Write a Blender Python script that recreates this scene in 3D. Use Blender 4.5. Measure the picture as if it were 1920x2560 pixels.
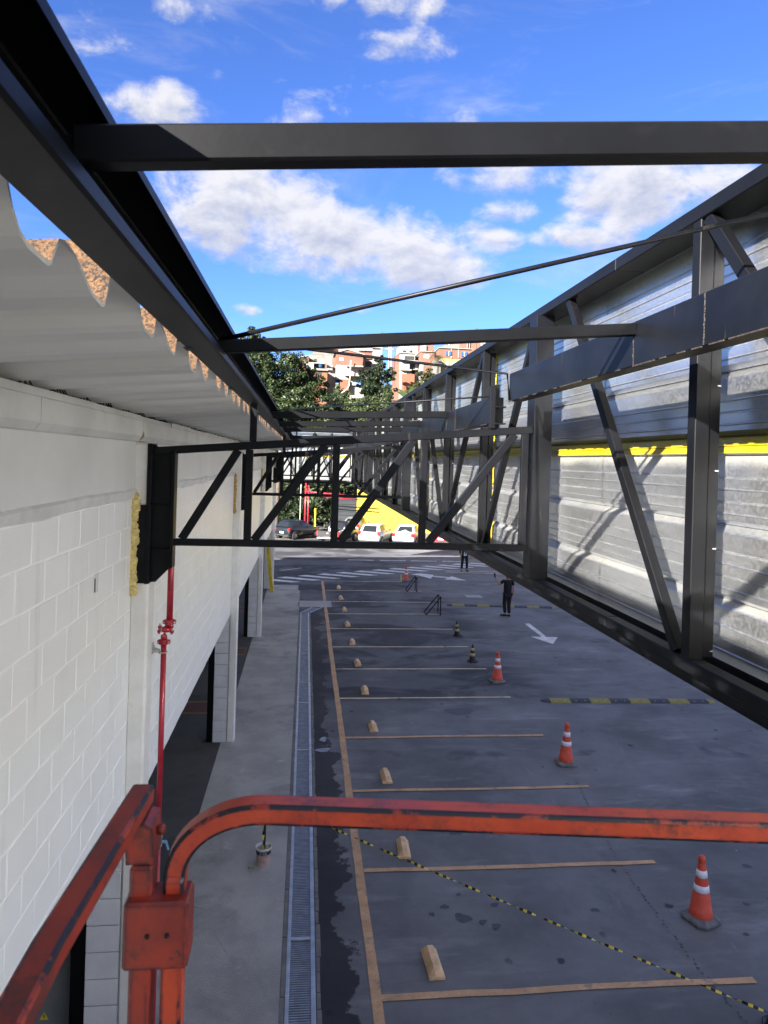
import bpy, bmesh, math, random
import numpy as np
from mathutils import Vector, Matrix
random.seed(7)
RNG = np.random.default_rng(11)
R = math.radians
scene = bpy.context.scene
COL = scene.collection
for o in list(bpy.data.objects):
    bpy.data.objects.remove(o)

# ------------------------------------------------------------------ camera
CAM_H = 6.04
FPX, ROLL, YAW, SHIFT = 1774.0, 0.03, 0.108854, -126.24
cd = bpy.data.cameras.new('camera'); cam = bpy.data.objects.new('camera', cd); COL.objects.link(cam)
cd.sensor_fit = 'HORIZONTAL'; cd.sensor_width = 36.0; cd.lens = 36.0 * FPX / 1920.0
cd.shift_y = SHIFT / 1920.0
cd.clip_start = 0.05; cd.clip_end = 4000
cam.matrix_world = Matrix.Translation((0, 0, CAM_H)) @ Matrix.Rotation(-YAW, 4, 'Z') @ Matrix.Rotation(R(90), 4, 'X') @ Matrix.Rotation(ROLL, 4, 'Z')
cd.dof.use_dof = True; cd.dof.focus_distance = 9.0; cd.dof.aperture_fstop = 11
scene.camera = cam

# ------------------------------------------------------------------ sun + sky
SUN_D = Vector((1.0, 1.0, -0.58)).normalized()
SUN_EL = math.asin(-SUN_D.z)
sl = bpy.data.lights.new('sun', 'SUN'); so = bpy.data.objects.new('sun', sl); COL.objects.link(so)
sl.energy = 4.6; sl.angle = R(0.53); sl.color = (1.0, 0.935, 0.85)
so.rotation_euler = SUN_D.to_track_quat('-Z', 'Y').to_euler()
so.location = (-40, -40, 40)

vs = scene.view_settings
vs.view_transform = 'Standard'; vs.look = 'None'; vs.gamma = 1.0; vs.use_curve_mapping = False
vs.exposure = 2.8

SKY_STRENGTH = 0.050
world = bpy.data.worlds.new('World'); scene.world = world; world.use_nodes = True
wn, wl = world.node_tree.nodes, world.node_tree.links
wn.clear()
def W(t, **k):
    n = wn.new(t)
    for a, b in k.items(): setattr(n, a, b)
    return n
def wmath(op, a, b=None, c=None, clamp=False):
    n = W('ShaderNodeMath', operation=op, use_clamp=clamp)
    for i, v in enumerate((a, b, c)):
        if v is None: continue
        if isinstance(v, (int, float)): n.inputs[i].default_value = v
        else: wl.new(v, n.inputs[i])
    return n.outputs[0]
sky = W('ShaderNodeTexSky', sky_type='NISHITA')
sky.sun_disc = False; sky.sun_elevation = SUN_EL; sky.sun_rotation = R(225)
sky.altitude = 1500; sky.air_density = 0.9; sky.dust_density = 0.05; sky.ozone_density = 3.0
tc = W('ShaderNodeTexCoord')
sep = W('ShaderNodeSeparateXYZ'); wl.new(tc.outputs['Generated'], sep.inputs[0])
az = wmath('MULTIPLY', wmath('ARCTAN2', sep.outputs[0], sep.outputs[1]), 57.29578)
el = wmath('MULTIPLY', wmath('ARCSINE', sep.outputs[2]), 57.29578)
# (az, el, half width, half height, weight)   degrees, north = +Y
CLOUDS = [(-4.0, 18.4, 9.6, 3.9, 1.15), (-7.0, 20.6, 5.5, 2.9, 0.9), (2.5, 17.4, 8.0, 3.2, 1.15), (9.0, 16.0, 6.4, 2.8, 1.1),
          (2.5, 15.4, 7.0, 1.6, 0.85), (13.5, 17.4, 3.6, 1.5, 0.9), (16.0, 21.8, 6.0, 1.9, 0.62), (25.5, 20.4, 7.5, 3.6, 1.15), (22.0, 17.5, 5.0, 1.4, 0.6),
          (-12.5, 25.0, 4.6, 1.8, 0.74), (-22, 27.5, 7.0, 3.2, 0.36), (6.5, 33.0, 4.2, 1.8, 0.72), (7.0, 30.6, 4.2, 1.3, 0.66), (-11.0, 31.0, 2.2, 0.7, 0.16),
          (-14.0, 34.5, 7.5, 2.2, 0.36), (-2.5, 26.4, 3.0, 0.8, 0.02), (11.5, 26.2, 1.6, 0.9, 0.34), (0.5, 33.0, 2.0, 1.0, 0.36), (16, 19.6, 3.0, 1.2, .6),
          (8.0, 9.6, 3.6, 0.9, 0.8), (-5.0, 11.5, 1.2, .5, .45), (3.5, 12.0, 1.3, .4, .4),
          (60, 22, 14, 5, 0.9), (95, 30, 18, 6, 0.9), (-62, 18, 12, 4, 0.9), (-110, 24, 16, 6, 0.8), (140, 20, 18, 5, 0.8), (45, 38, 9, 4, .7), (-45, 45, 10, 5, .7)]
cm = None; cnum = None; cden = None
for (a, e, wx, wy, wt) in CLOUDS:
    dx = wmath('DIVIDE', wmath('SUBTRACT', az, a), wx)
    dy = wmath('DIVIDE', wmath('SUBTRACT', el, e), wy)
    d2 = wmath('ADD', wmath('MULTIPLY', dx, dx), wmath('MULTIPLY', dy, dy))
    v = wmath('MULTIPLY', wmath('SUBTRACT', 1.0, d2), wt)
    vp = wmath('MAXIMUM', v, 0.0); nu = wmath('MULTIPLY', vp, dy)
    cnum = nu if cnum is None else wmath('ADD', cnum, nu); cden = vp if cden is None else wmath('ADD', cden, vp)
    v = wmath('MAXIMUM', v, -0.6)
    cm = v if cm is None else wmath('MAXIMUM', cm, v)
cxyz = W('ShaderNodeCombineXYZ'); wl.new(az, cxyz.inputs[0]); wl.new(wmath('MULTIPLY', el, 1.5), cxyz.inputs[1])
def wnoise(scale, detail, rough, off):
    mp = W('ShaderNodeVectorMath', operation='ADD'); wl.new(cxyz.outputs[0], mp.inputs[0]); mp.inputs[1].default_value = off
    n = W('ShaderNodeTexNoise'); n.inputs['Scale'].default_value = scale; n.inputs['Detail'].default_value = detail
    n.inputs['Roughness'].default_value = rough; n.inputs['Distortion'].default_value = 0.25
    wl.new(mp.outputs[0], n.inputs['Vector']); return n.outputs['Fac']
n1 = wnoise(0.20, 9, 0.60, (3.3, 1.7, 0)); n2 = wnoise(0.20, 9, 0.60, (3.3 - 0.55, 1.7 + 0.9, 0)); n3 = wnoise(0.55, 5, 0.55, (9.1, 4.2, 0))
dens = wmath('ADD', cm, wmath('MULTIPLY', wmath('SUBTRACT', n1, 0.5), 2.9))
dens = wmath('ADD', dens, wmath('MULTIPLY', wmath('SUBTRACT', n3, 0.5), 0.5))
mr = W('ShaderNodeMapRange', interpolation_type='SMOOTHSTEP'); wl.new(dens, mr.inputs[0])
mr.inputs[1].default_value = -0.02; mr.inputs[2].default_value = 0.92
vv = W('ShaderNodeVectorMath', operation='MULTIPLY'); wl.new(cxyz.outputs[0], vv.inputs[0]); vv.inputs[1].default_value = (.55, 1.3, 1)
nv = W('ShaderNodeTexNoise'); wl.new(vv.outputs[0], nv.inputs['Vector']); nv.inputs['Scale'].default_value = .11; nv.inputs['Detail'].default_value = 9; nv.inputs['Roughness'].default_value = .62; nv.inputs['Distortion'].default_value = .6
mv = W('ShaderNodeMapRange', interpolation_type='SMOOTHSTEP'); wl.new(nv.outputs['Fac'], mv.inputs[0]); mv.inputs[1].default_value = .50; mv.inputs[2].default_value = .80; mv.inputs[4].default_value = .42
mask_in = wmath('MAXIMUM', mr.outputs[0], mv.outputs[0])
# beyond the mapped clouds, denser unseen cumulus is added to brighten the shade
far_az = W('ShaderNodeMapRange', interpolation_type='SMOOTHSTEP'); wl.new(wmath('ABSOLUTE', az), far_az.inputs[0]); far_az.inputs[1].default_value = 34; far_az.inputs[2].default_value = 46
far_el = W('ShaderNodeMapRange', interpolation_type='SMOOTHSTEP'); wl.new(el, far_el.inputs[0]); far_el.inputs[1].default_value = 40; far_el.inputs[2].default_value = 50
far = wmath('MAXIMUM', far_az.outputs[0], far_el.outputs[0])
n4 = W('ShaderNodeTexNoise'); wl.new(tc.outputs['Generated'], n4.inputs['Vector']); n4.inputs['Scale'].default_value = 2.6; n4.inputs['Detail'].default_value = 7; n4.inputs['Roughness'].default_value = .58
m4 = W('ShaderNodeMapRange', interpolation_type='SMOOTHSTEP'); wl.new(n4.outputs['Fac'], m4.inputs[0]); m4.inputs[1].default_value = .40; m4.inputs[2].default_value = .57
mask = wmath('ADD', mask_in, wmath('MULTIPLY', wmath('MULTIPLY', m4.outputs[0], far), wmath('SUBTRACT', 1.0, mask_in)))
# sunlit tops / grey undersides: thickness below the sample dims it, thin edges stay bright
sh = wmath('SUBTRACT', n1, n2)
lit = wmath('ADD', wmath('MULTIPLY', sh, 2.6), 0.86)
lit = wmath('SUBTRACT', lit, wmath('MULTIPLY', wmath('MAXIMUM', wmath('SUBTRACT', dens, 0.75), 0.0), 0.26))
base_ = wmath('DIVIDE', cnum, wmath('ADD', cden, 0.02))
lit = wmath('ADD', lit, wmath('MULTIPLY', wmath('MINIMUM', wmath('SUBTRACT', base_, 0.12), 0.2), 0.62))
lit = wmath('MINIMUM', wmath('MAXIMUM', lit, 0.30), 1.06)
cc = W('ShaderNodeMix', data_type='RGBA'); wl.new(lit, cc.inputs[0]); cc.inputs[6].default_value = (0.058, 0.066, 0.092, 1); cc.inputs[7].default_value = (0.138, 0.136, 0.139, 1)
sks = W('ShaderNodeVectorMath', operation='SCALE'); 
tint = W('ShaderNodeVectorMath', operation='MULTIPLY'); wl.new(sky.outputs[0], tint.inputs[0]); tint.inputs[1].default_value = (0.46, 0.60, 0.95)
wl.new(tint.outputs[0], sks.inputs[0]); sks.inputs['Scale'].default_value = SKY_STRENGTH
mx = W('ShaderNodeMix', data_type='RGBA'); wl.new(wmath('MULTIPLY', mask, 0.93), mx.inputs[0]); wl.new(sks.outputs[0], mx.inputs[6]); wl.new(cc.outputs[2], mx.inputs[7])
bg = W('ShaderNodeBackground'); wl.new(mx.outputs[2], bg.inputs[0]); bg.inputs[1].default_value = 1.0
wo = W('ShaderNodeOutputWorld'); wl.new(bg.outputs[0], wo.inputs[0])

# ------------------------------------------------------------------ measuring helpers
D = 1920.0 / 1659.0
_c, _s = math.cos(ROLL), math.sin(ROLL)
def ray(x, y):
    dx, dy = x * D - 960, y * D - 1280
    u, v = _c * dx + _s * dy, -_s * dx + _c * dy - SHIFT
    cy, sy = math.cos(YAW), math.sin(YAW)
    return (u * cy + FPX * sy, -u * sy + FPX * cy, -v)
def at(x, y, Y):                       # point seen at (x, y) of the photo, Y metres down the yard
    r = ray(x, y); t = Y / r[1]; return Vector((r[0] * t, Y, CAM_H + r[2] * t))
def atz(x, y, z):
    r = ray(x, y); t = (z - CAM_H) / r[2]; return Vector((r[0] * t, r[1] * t, z))

# ------------------------------------------------------------------ object helpers
WLOC = {}
def tag(o, label=None, cat=None, group=None, kind=None):
    if label: o['label'] = label
    if cat: o['category'] = cat
    if group: o['group'] = group
    if kind: o['kind'] = kind
    return o
def thing(name, label, cat, loc=(0, 0, 0), group=None):
    o = bpy.data.objects.new(name, None); COL.objects.link(o)
    o.empty_display_size = 0.2; o.location = loc; WLOC[o] = Vector(loc)
    return tag(o, label, cat, group)
class MB:
    def __init__(s): s.v = []; s.f = []; s.m = []; s.sm = []
    def add(s, vs, fs, mi=0, smooth=False):
        b = len(s.v); s.v += [tuple(v) for v in vs]
        for f in fs: s.f.append([b + i for i in f]); s.m.append(mi); s.sm.append(smooth)
        return s
    def box(s, x0, x1, y0, y1, z0, z1, mi=0):
        vs = [(x, y, z) for x in (x0, x1) for y in (y0, y1) for z in (z0, z1)]
        return s.add(vs, [(0, 1, 3, 2), (4, 6, 7, 5), (0, 4, 5, 1), (2, 3, 7, 6), (0, 2, 6, 4), (1, 5, 7, 3)], mi)
    def bbox(s, x0, x1, y0, y1, z0, z1, c=0.004, mi=0):      # chamfered box
        bm = bmesh.new(); bmesh.ops.create_cube(bm, size=1)
        for v in bm.verts: v.co = Vector(((x0 + x1) / 2 + v.co.x * (x1 - x0), (y0 + y1) / 2 + v.co.y * (y1 - y0), (z0 + z1) / 2 + v.co.z * (z1 - z0)))
        bmesh.ops.bevel(bm, geom=bm.edges[:], offset=c, segments=1, affect='EDGES')
        bm.verts.index_update(); s.add([v.co for v in bm.verts], [[v.index for v in f.verts] for f in bm.faces], mi); bm.free(); return s
    def bar(s, p0, p1, w, h, up=(0, 0, 1), c=0.0, mi=0):
        p0, p1 = Vector(p0), Vector(p1); a = (p1 - p0).normalized(); up = Vector(up)
        sd = a.cross(up).normalized(); u = sd.cross(a).normalized()
        w, h = w / 2, h / 2
        if c > 0:
            pr = [(-w + c, -h), (w - c, -h), (w, -h + c), (w, h - c), (w - c, h), (-w + c, h), (-w, h - c), (-w, -h + c)]
        else: pr = [(-w, -h), (w, -h), (w, h), (-w, h)]
        n = len(pr); vs = [p + sd * x + u * y for p in (p0, p1) for x, y in pr]
        fs = [(i, (i + 1) % n, n + (i + 1) % n, n + i) for i in range(n)] + [tuple(range(n))[::-1], tuple(range(n, 2 * n))]
        return s.add(vs, fs, mi)
    def sweep(s, pts, prof, up=(0, 0, 1), closed=True, mi=0, smooth=False, cap=True):
        pts = [Vector(p) for p in pts]; n = len(prof); vs = []; k = len(pts)
        for i, p in enumerate(pts):
            a = (pts[min(i + 1, k - 1)] - pts[max(i - 1, 0)]).normalized()
            sd = a.cross(Vector(up)).normalized(); u = sd.cross(a).normalized()
            vs += [p + sd * x + u * y for x, y in prof]
        fs = []
        for i in range(k - 1):
            for j in range(n if closed else n - 1):
                fs.append((i * n + j, i * n + (j + 1) % n, (i + 1) * n + (j + 1) % n, (i + 1) * n + j))
        if cap and closed: fs += [tuple(range(n))[::-1], tuple(range((k - 1) * n, k * n))]
        return s.add(vs, fs, mi, smooth)
    def tube(s, pts, r, n=8, mi=0, up=(0.13, 0.21, 1), smooth=True):
        return s.sweep(pts, [(r * math.cos(2 * math.pi * i / n), r * math.sin(2 * math.pi * i / n)) for i in range(n)], up=up, mi=mi, smooth=smooth)
    def lathe(s, prof, n=20, c=(0, 0, 0), mi=0, smooth=True):    # prof = [(r, z)]
        vs = []; fs = []
        for r, z in prof:
            vs += [(c[0] + r * math.cos(2 * math.pi * i / n), c[1] + r * math.sin(2 * math.pi * i / n), c[2] + z) for i in range(n)]
        for k in range(len(prof) - 1):
            for i in range(n): fs.append((k * n + i, k * n + (i + 1) % n, (k + 1) * n + (i + 1) % n, (k + 1) * n + i))
        return s.add(vs, fs, mi, smooth)
    def quad(s, a, b, c, d, mi=0): return s.add([a, b, c, d], [(0, 1, 2, 3)], mi)
    def prism(s, poly, d, mi=0):                              # poly of 3D points extruded by vector d
        n = len(poly); d = Vector(d); vs = [Vector(p) for p in poly] + [Vector(p) + d for p in poly]
        fs = [tuple(range(n))[::-1], tuple(range(n, 2 * n))] + [(i, (i + 1) % n, n + (i + 1) % n, n + i) for i in range(n)]
        return s.add(vs, fs, mi)
    def build(s, name, mats, parent=None, label=None, cat=None, group=None, kind=None, origin=None, fix=True):
        if not isinstance(mats, (list, tuple)): mats = [mats]
        base = WLOC.get(parent, Vector((0, 0, 0))) if parent else Vector((0, 0, 0))
        org = Vector(origin) if origin is not None else base
        me = bpy.data.meshes.new(name)
        me.from_pydata([tuple(Vector(v) - org) for v in s.v], [], s.f)
        for m in mats: me.materials.append(m)
        for p, mi, sm in zip(me.polygons, s.m, s.sm): p.material_index = mi; p.use_smooth = sm
        if fix:
            bm = bmesh.new(); bm.from_mesh(me); bmesh.ops.recalc_face_normals(bm, faces=bm.faces[:]); bm.to_mesh(me); bm.free()
        me.update()
        o = bpy.data.objects.new(name, me); COL.objects.link(o)
        if parent: o.parent = parent
        o.location = org - base; WLOC[o] = org
        return tag(o, label, cat, group, kind)
def link_copy(src, name, parent, loc):
    o = src.copy(); o.name = name; COL.objects.link(o); o.parent = parent
    o.location = Vector(loc) - WLOC.get(parent, Vector((0, 0, 0))); return o
def copy_tree(o, parent=None):
    c = o.copy(); COL.objects.link(c); c.parent = parent
    for ch in [k for k in bpy.data.objects if k.parent is o]: copy_tree(ch, c)
    return c
def np_mesh(name, V, F, mats, mi=None, parent=None, origin=None):
    me = bpy.data.meshes.new(name)
    base = WLOC.get(parent, Vector((0, 0, 0))) if parent else Vector((0, 0, 0))
    V = V - np.array(base)
    k = F.shape[1]
    me.vertices.add(len(V)); me.vertices.foreach_set('co', V.astype(np.float32).ravel())
    me.loops.add(F.size); me.loops.foreach_set('vertex_index', F.astype(np.int32).ravel())
    me.polygons.add(len(F)); me.polygons.foreach_set('loop_start', np.arange(0, F.size, k, dtype=np.int32)); me.polygons.foreach_set('loop_total', np.full(len(F), k, dtype=np.int32))
    for m in mats: me.materials.append(m)
    if mi is not None: me.polygons.foreach_set('material_index', mi.astype(np.int32))
    me.update(calc_edges=True); me.validate()
    o = bpy.data.objects.new(name, me); COL.objects.link(o)
    if parent: o.parent = parent
    WLOC[o] = base
    return o

# ------------------------------------------------------------------ materials
class NT:
    def __init__(s, name):
        s.m = bpy.data.materials.new(name); s.m.use_nodes = True
        s.n, s.l = s.m.node_tree.nodes, s.m.node_tree.links
        s.b = s.n['Principled BSDF']
        g = s.n.new('ShaderNodeNewGeometry'); s.geo = g; s.pos = g.outputs['Position']
    def set(s, k, v): s.b.inputs[k].default_value = v; return s
    def lk(s, o, k): s.l.new(o, s.b.inputs[k]); return s
    def math(s, op, a, b=None, clamp=False):
        n = s.n.new('ShaderNodeMath'); n.operation = op; n.use_clamp = clamp
        for i, v in enumerate((a, b)):
            if v is None: continue
            if isinstance(v, (int, float)): n.inputs[i].default_value = v
            else: s.l.new(v, n.inputs[i])
        return n.outputs[0]
    def scaled(s, sc, vec=None):
        n = s.n.new('ShaderNodeVectorMath'); n.operation = 'MULTIPLY'; s.l.new(vec or s.pos, n.inputs[0]); n.inputs[1].default_value = sc; return n.outputs[0]
    def noise(s, scale, detail=4, rough=.55, vec=None, dist=0):
        n = s.n.new('ShaderNodeTexNoise'); n.inputs['Scale'].default_value = scale; n.inputs['Detail'].default_value = detail; n.inputs['Roughness'].default_value = rough
        n.inputs['Distortion'].default_value = dist; s.l.new(vec or s.pos, n.inputs['Vector']); return n.outputs['Fac']
    def voro(s, scale, vec=None, feat='F1'):
        n = s.n.new('ShaderNodeTexVoronoi'); n.feature = feat; n.inputs['Scale'].default_value = scale; s.l.new(vec or s.pos, n.inputs['Vector']); return n
    def step(s, v, a, b, lo=0., hi=1.):
        n = s.n.new('ShaderNodeMapRange'); n.interpolation_type = 'SMOOTHSTEP'; s.l.new(v, n.inputs[0])
        n.inputs[1].default_value = a; n.inputs[2].default_value = b; n.inputs[3].default_value = lo; n.inputs[4].default_value = hi; return n.outputs[0]
    def mix(s, f, a, b, mode='MIX'):
        n = s.n.new('ShaderNodeMix'); n.data_type = 'RGBA'; n.blend_type = mode
        for k, v in ((0, f), (6, a), (7, b)):
            if isinstance(v, (int, float)): n.inputs[k].default_value = v
            elif isinstance(v, tuple): n.inputs[k].default_value = v if len(v) == 4 else v + (1,)
            else: s.l.new(v, n.inputs[k])
        return n.outputs[2]
    def bump(s, h, strength=.3, dist=.01):
        n = s.n.new('ShaderNodeBump'); n.inputs['Strength'].default_value = strength; n.inputs['Distance'].default_value = dist
        s.l.new(h, n.inputs['Height']); s.l.new(n.outputs[0], s.b.inputs['Normal']); return s
    def xyz(s, vec=None):
        n = s.n.new('ShaderNodeSeparateXYZ'); s.l.new(vec or s.pos, n.inputs[0]); return n.outputs
    def objco(s):
        n = s.n.new('ShaderNodeTexCoord'); return n.outputs['Object']
def pm(name, c, rough=.6, metal=0., var=.15, scale=3., bump=0., bs=60., dirt=0., dcol=(.08, .07, .06), spec=None, stretch=None, coat=0.):
    t = NT(name); vec = t.scaled(stretch) if stretch else None
    f = t.noise(scale, 5, .6, vec)
    lo = tuple(x * (1 - var) for x in c); hi = tuple(min(1, x * (1 + var)) for x in c)
    col = t.mix(t.step(f, .25, .75), lo, hi)
    if dirt:
        d = t.step(t.noise(scale * 3.1, 7, .7, vec), .55, .78); col = t.mix(t.math('MULTIPLY', d, dirt), col, dcol)
    t.lk(col, 'Base Color'); t.set('Roughness', rough).set('Metallic', metal)
    if spec is not None: t.set('Specular IOR Level', spec)
    if coat: t.set('Coat Weight', coat); t.set('Coat Roughness', .08)
    if bump: t.bump(t.noise(bs, 4, .6), bump, .006)
    return t.m

# structural
M = {}
M['steel'] = pm('black steel paint', (.0034, .0037, .0048), .46, 0, .35, 2.5, .06, 30, .25, (.020, .018, .017), spec=.14)
def mk_scuffed():
    t = NT('dark steel paint with welds')
    f = t.noise(2.2, 5, .6); col = t.mix(t.step(f, .3, .7), (.0024, .0028, .0042), (.0050, .0055, .0076))
    st = t.step(t.noise(1.0, 5, .65, t.scaled((9, 9, 1.2))), .62, .72)
    col = t.mix(t.math('MULTIPLY', st, .35), col, (.05, .042, .036))
    sp = t.step(t.voro(26).outputs['Distance'], .05, .02); col = t.mix(t.math('MULTIPLY', sp, .3), col, (.14, .13, .12))
    t.lk(col, 'Base Color').set('Roughness', .42).set('Specular IOR Level', .16); t.bump(t.noise(30, 3), .05, .004); return t.m
M['steel2'] = mk_scuffed(); M['weld'] = pm('rusty weld', (.022, .016, .013), .7, 0, .6, 40, .4, 60)
def mk_wall():
    t = NT('white wall paint'); oi = t.n.new('ShaderNodeObjectInfo')
    f = t.noise(1.1, 6, .6); col = t.mix(t.step(f, .3, .75), (.83, .825, .80), (.88, .875, .855))
    col = t.mix(t.math('MULTIPLY', oi.outputs['Random'], .5), col, (.80, .795, .765))
    stv = t.step(t.noise(1.0, 6, .65, t.scaled((6, 6, .45))), .56, .74); col = t.mix(t.math('MULTIPLY', stv, .26), col, (.50, .47, .39))
    sp = t.step(t.noise(60, 4, .65), .66, .72); col = t.mix(t.math('MULTIPLY', sp, t.step(t.noise(3, 2), .5, .62, 0, .7)), col, (.95, .95, .93))
    dk = t.step(t.noise(11, 8, .78), .68, .74); col = t.mix(t.math('MULTIPLY', dk, .5), col, (.32, .29, .25))
    t.lk(col, 'Base Color').set('Roughness', .5); t.bump(t.noise(75, 6, .7), .38, .008); return t.m
M['wall'] = mk_wall()
M['mortar'] = pm('white mortar joint with painted highlight', (.93, .925, .90), .6, 0, .04, 9, .3, 120)  # joints paler than the blocks: the light they catch is put into the colour
M['plaster'] = pm('pale grey wall render', (.66, .665, .645), .6, 0, .06, 1.3, .08, 60, .1, (.4, .38, .34))
M['band'] = pm('rough mortar band', (.62, .62, .60), .85, 0, .1, 5, .5, 40)
M['concwhite'] = pm('whitewashed concrete', (.72, .71, .68), .7, 0, .08, 4, .25, 50, .3, (.3, .27, .24))
def rust_at(m, p, r, c=(.16, .07, .03)):
    t = NT.__new__(NT); t.m = m; t.n, t.l = m.node_tree.nodes, m.node_tree.links; t.b = t.n['Principled BSDF']; t.geo = t.n.new('ShaderNodeNewGeometry'); t.pos = t.geo.outputs['Position']
    d = t.n.new('ShaderNodeVectorMath'); d.operation = 'DISTANCE'; t.l.new(t.pos, d.inputs[0]); d.inputs[1].default_value = p
    k = t.step(t.math('ADD', d.outputs['Value'], t.math('MULTIPLY', t.math('SUBTRACT', t.noise(22, 6, .7), .5), r * 1.6)), r, r * .25, 0, .9)
    old = t.b.inputs['Base Color'].links[0].from_socket; t.lk(t.mix(k, old, c), 'Base Color')
M['fascia'] = pm('stained whitewashed beam', (.60, .60, .575), .65, 0, .10, 2, .12, 50, .35, (.33, .28, .22))
rust_at(M['fascia'], (-1.44, 6.46, 6.19), .07); rust_at(M['fascia'], (-1.44, 15.26, 6.19), .05)
M['pier'] = pm('grey white block pier', (.62, .63, .66), .65, 0, .06, 6, .2, 60)
M['gap'] = pm('dark mesh and gap shade', (.02, .02, .024), .8, 0, .4, 40)  # bird mesh colour, also the painted shade of the gap behind it
def mk_roof(top):
    t = NT('lichened roof top' if top else 'painted roof underside')
    if top:
        f = t.noise(34, 6, .75); col = t.mix(t.step(f, .3, .7), (.060, .026, .009), (.125, .066, .026))
        d = t.step(t.noise(85, 6, .8), .49, .54); col = t.mix(d, col, (.009, .008, .008))
        w = t.step(t.noise(38, 4, .7), .70, .76); col = t.mix(w, col, (.20, .17, .13))
        t.lk(col, 'Base Color').set('Roughness', .95); t.bump(t.noise(70, 4), .5, .01)
    else:
        f = t.noise(1.2, 5, .6, t.scaled((.4, 1, 1))); col = t.mix(t.step(f, .3, .7), (.50, .50, .485), (.60, .60, .58))
        d = t.step(t.noise(5, 7, .75, t.scaled((1, 1, 1))), .66, .76); col = t.mix(t.math('MULTIPLY', d, .4), col, (.2, .19, .18))
        t.lk(col, 'Base Color').set('Roughness', .75); t.bump(t.noise(160, 2), .05, .003)
    return t.m
M['rooftop'], M['roofund'] = mk_roof(True), mk_roof(False)
M['roofedge'] = pm('whitewashed roof edge', (.72, .72, .70), .8, 0, .1, 30, .3, 90, .2)
def mk_panel():
    t = NT('galvanised cladding with yellow overspray')
    z = t.xyz()[2]; yy = t.xyz()[1]
    sp = t.voro(70).outputs['Color']; spv = t.xyz(sp)[0]; f = t.noise(2.4, 6, .65, t.scaled((1, .35, 2.2)))
    base = t.mix(t.step(f, .3, .7), (.50, .515, .525), (.64, .65, .65)); base = t.mix(t.math('MULTIPLY', spv, .35), base, (.76, .77, .78))
    dirt = t.step(t.noise(1.0, 6, .7, t.scaled((1, 5, .7))), .56, .74, 0, .14); base = t.mix(dirt, base, (.30, .30, .29))
    soft = t.noise(1.3, 6, .65, t.scaled((1, .9, 1.5)))
    zz = t.math('ADD', z, t.math('MULTIPLY', t.math('SUBTRACT', soft, .5), .11))
    solid = t.math('MULTIPLY', t.step(z, 6.135, 6.150), t.step(z, 6.250, 6.252, 1, 0))
    fade = t.math('MULTIPLY', t.step(zz, 6.04, 6.15, 0, .38), t.step(z, 6.245, 6.25, 1, 0))
    def zb(a, b, c, d, k): return t.math('MULTIPLY', t.math('MULTIPLY', t.step(z, a, b), t.step(z, c, d, 1, 0)), t.step(soft, .35, .65, k * .4, k))
    y = t.math('MAXIMUM', solid, fade)
    y = t.math('MAXIMUM', y, zb(5.68, 5.70, 5.725, 5.73, .16)); y = t.math('MAXIMUM', y, zb(5.25, 5.27, 5.295, 5.30, .18))
    patch = t.step(t.noise(.40, 3, .5, t.scaled((1, 1, .6))), .52, .68); y = t.math('MAXIMUM', y, t.math('MULTIPLY', patch, t.step(yy, 5, 12, 0, .42)))
    col = t.mix(y, base, (.31, .245, .006)); t.lk(col, 'Base Color')
    t.lk(t.math('MULTIPLY', t.math('SUBTRACT', 1.0, y), .955), 'Metallic')
    t.lk(t.step(spv, 0, 1, .31, .41), 'Roughness')
    return t.m
M['panel'] = mk_panel()
M['yellow'] = pm('yellow joint paint', (.36, .285, .010), .5, 0, .1, 6)
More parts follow.
